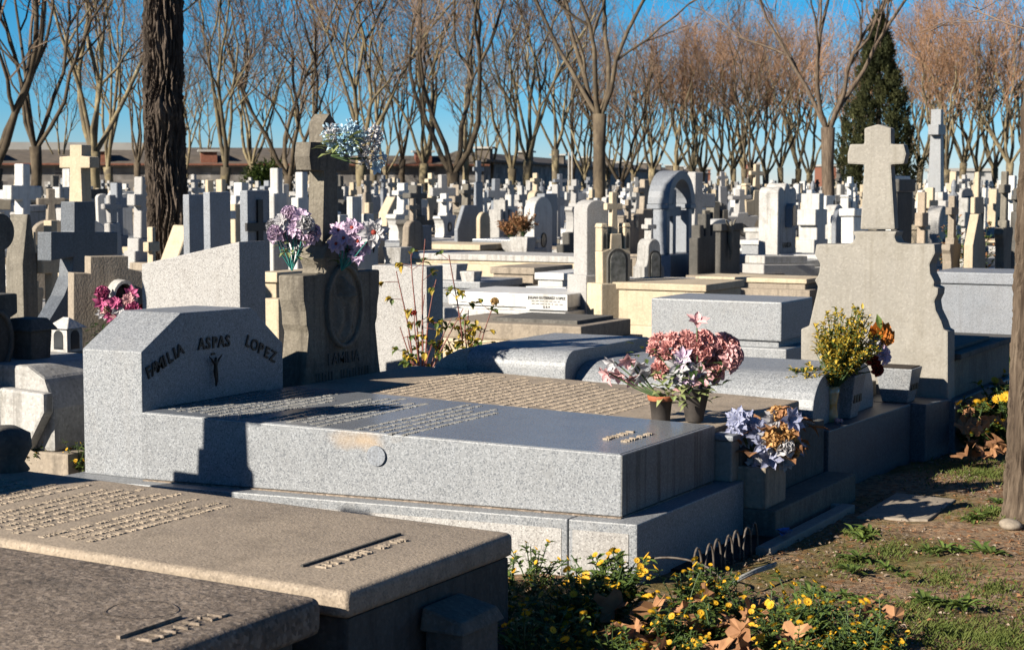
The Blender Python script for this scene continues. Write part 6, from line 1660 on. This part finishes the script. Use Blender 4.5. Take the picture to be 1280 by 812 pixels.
# big furrowed trunk and pale trunk : displaced bark
def bark_trunk(name, label, base, H, r0, r1_, lean, seed, mat, amp=.035, rings=300, seg=150, knots=()):
    vv = []; off = seed * 13.7
    for j in range(rings + 1):
        z = H * j / rings; f = j / rings
        cx = lean[0] * f + .05 * noise.noise(Vector((0, z * .5, off))); cy = lean[1] * f + .05 * noise.noise(Vector((5, z * .5, off)))
        rad = r0 + (r1_ - r0) * f + .5 * r0 * math.exp(-z * 5)
        for k in range(seg):
            a = 2 * PI * k / seg; ca, sa = math.cos(a), math.sin(a)
            wz = z + .4 * noise.noise(Vector((ca * 1.5, sa * 1.5, z * 1.1 + off))); a2 = a + .35 * noise.noise(Vector((ca, sa, z * 2.2 + off))); cb, sb = math.cos(a2), math.sin(a2)
            q1 = noise.noise(Vector((cb * 4.2, sb * 4.2, wz * 1.1 + off)))
            q2 = noise.noise(Vector((cb * 10, sb * 10, wz * 3.6 + off))); q3 = noise.noise(Vector((ca * 26, sa * 26, wz * 7 + off)))
            d = amp * ((1 - abs(q1) * 3.2) * .6 + (1 - abs(q2) * 3.4) * .5 + q3 * .35) - amp * .4
            for (kz, ka, kr, ks) in knots:
                da = math.atan2(math.sin(a - ka), math.cos(a - ka)); d += kr * math.exp(-((z - kz) / ks) ** 2 - (da / .6) ** 2)
            rr = rad + d
            vv.append((cx + rr * ca, cy + rr * sa, z - .1))
    ff = [(j * seg + k, j * seg + (k + 1) % seg, (j + 1) * seg + (k + 1) % seg, (j + 1) * seg + k) for j in range(rings) for k in range(seg)]
    t = thing(name, label, 'tree', base); mb = MB(); mb.add(vv, ff); mb.build('trunk', M[mat], t, smooth=False)
    return t
p = ptD(211, 21.2); t = bark_trunk('big_tree', 'big dark tree trunk with deeply furrowed bark on the left', (p.x, p.y, 0), 6.2, .235, .205, (-.08, .05), 1, 'bark_rough', .05, 460, 220, ((2.55, -1.0, .09, .2), (2.2, -1.5, .06, .3), (3.4, -1.2, .05, .4)))
mb = MB(); r = random.Random(44); tw = MB()
def limb(p0, d, L, rad, lev, tgt, tw, r, mx=4):
    n = 5; pp = [p0]; rr = [rad]; dd = d.normalized()
    for i in range(n):
        dd = (dd + Vector((r.uniform(-.2, .2), r.uniform(-.2, .2), r.uniform(-.1, .14)))).normalized(); pp.append(pp[-1] + dd * L / n); rr.append(rad * (1 - .5 * (i + 1) / n))
    (tgt if lev < 2 else tw).tube(pp, rr, 7 if lev < 2 else 4, cap=False)
    if lev >= mx: return
    for k in range(4):
        f = r.uniform(.3, 1); i = min(n - 1, int(f * n)); q0 = pp[i].lerp(pp[i + 1], f * n - i)
        limb(q0, dd + Vector((r.uniform(-.8, .8), r.uniform(-.8, .8), r.uniform(-.3, .6))), L * .6, max(.003, rad * .5), lev + 1, tgt, tw, r, mx)
for k in range(5):
    a = k * 1.26; limb(Vector((-.08, .05, 6.0)), Vector((math.cos(a), math.sin(a), 1.1)), 2.2, .08, 0, mb, tw, r)
mb.build('limbs', M['bark_rough'], t, smooth=True); tw.build('crown', M['twig'], t)
p = ptD(1315, 8.3); t = bark_trunk('big_tree', 'pale grey brown tree trunk cut by the right frame edge', (p.x, p.y, 0), 4.2, .15, .125, (.02, .0), 2, 'bark_pale', .022, 300, 160)
mb = MB(); tw = MB(); r = random.Random(46)
for k in range(5):
    a = k * 1.26 + .3; limb(Vector((.02, 0, 4.0)), Vector((math.cos(a), math.sin(a), 1.0)), 1.8, .06, 0, mb, tw, r)
for (z_, dx, dy, L_) in ((2.3, -.8, .9, .5), (2.5, -.6, .5, .6)):
    limb(Vector((-.1, .05, z_)), Vector((dx, dy, .5)), L_, .005, 2, mb, tw, r, 4)
mb.build('limbs', M['bark_pale'], t, smooth=True); tw.build('crown', M['twig'], t)
# thin metal poles
for px, D, top in ((712, 70, 150), (716, 70, 145)):
    p = ptD(px - 1, D, 190); mb = MB(); mb.tube([(p.x, p.y, 0), (p.x, p.y, p.z)], .03, 8); tag(mb.build('metal_pole', M['metalroof']), f'thin pale metal pole left of the central brown tree', 'pole', 'thin metal poles')

for o in bpy.data.objects:
    for k in ('_w', '_t', '_h'):
        if k in o: del o[k]
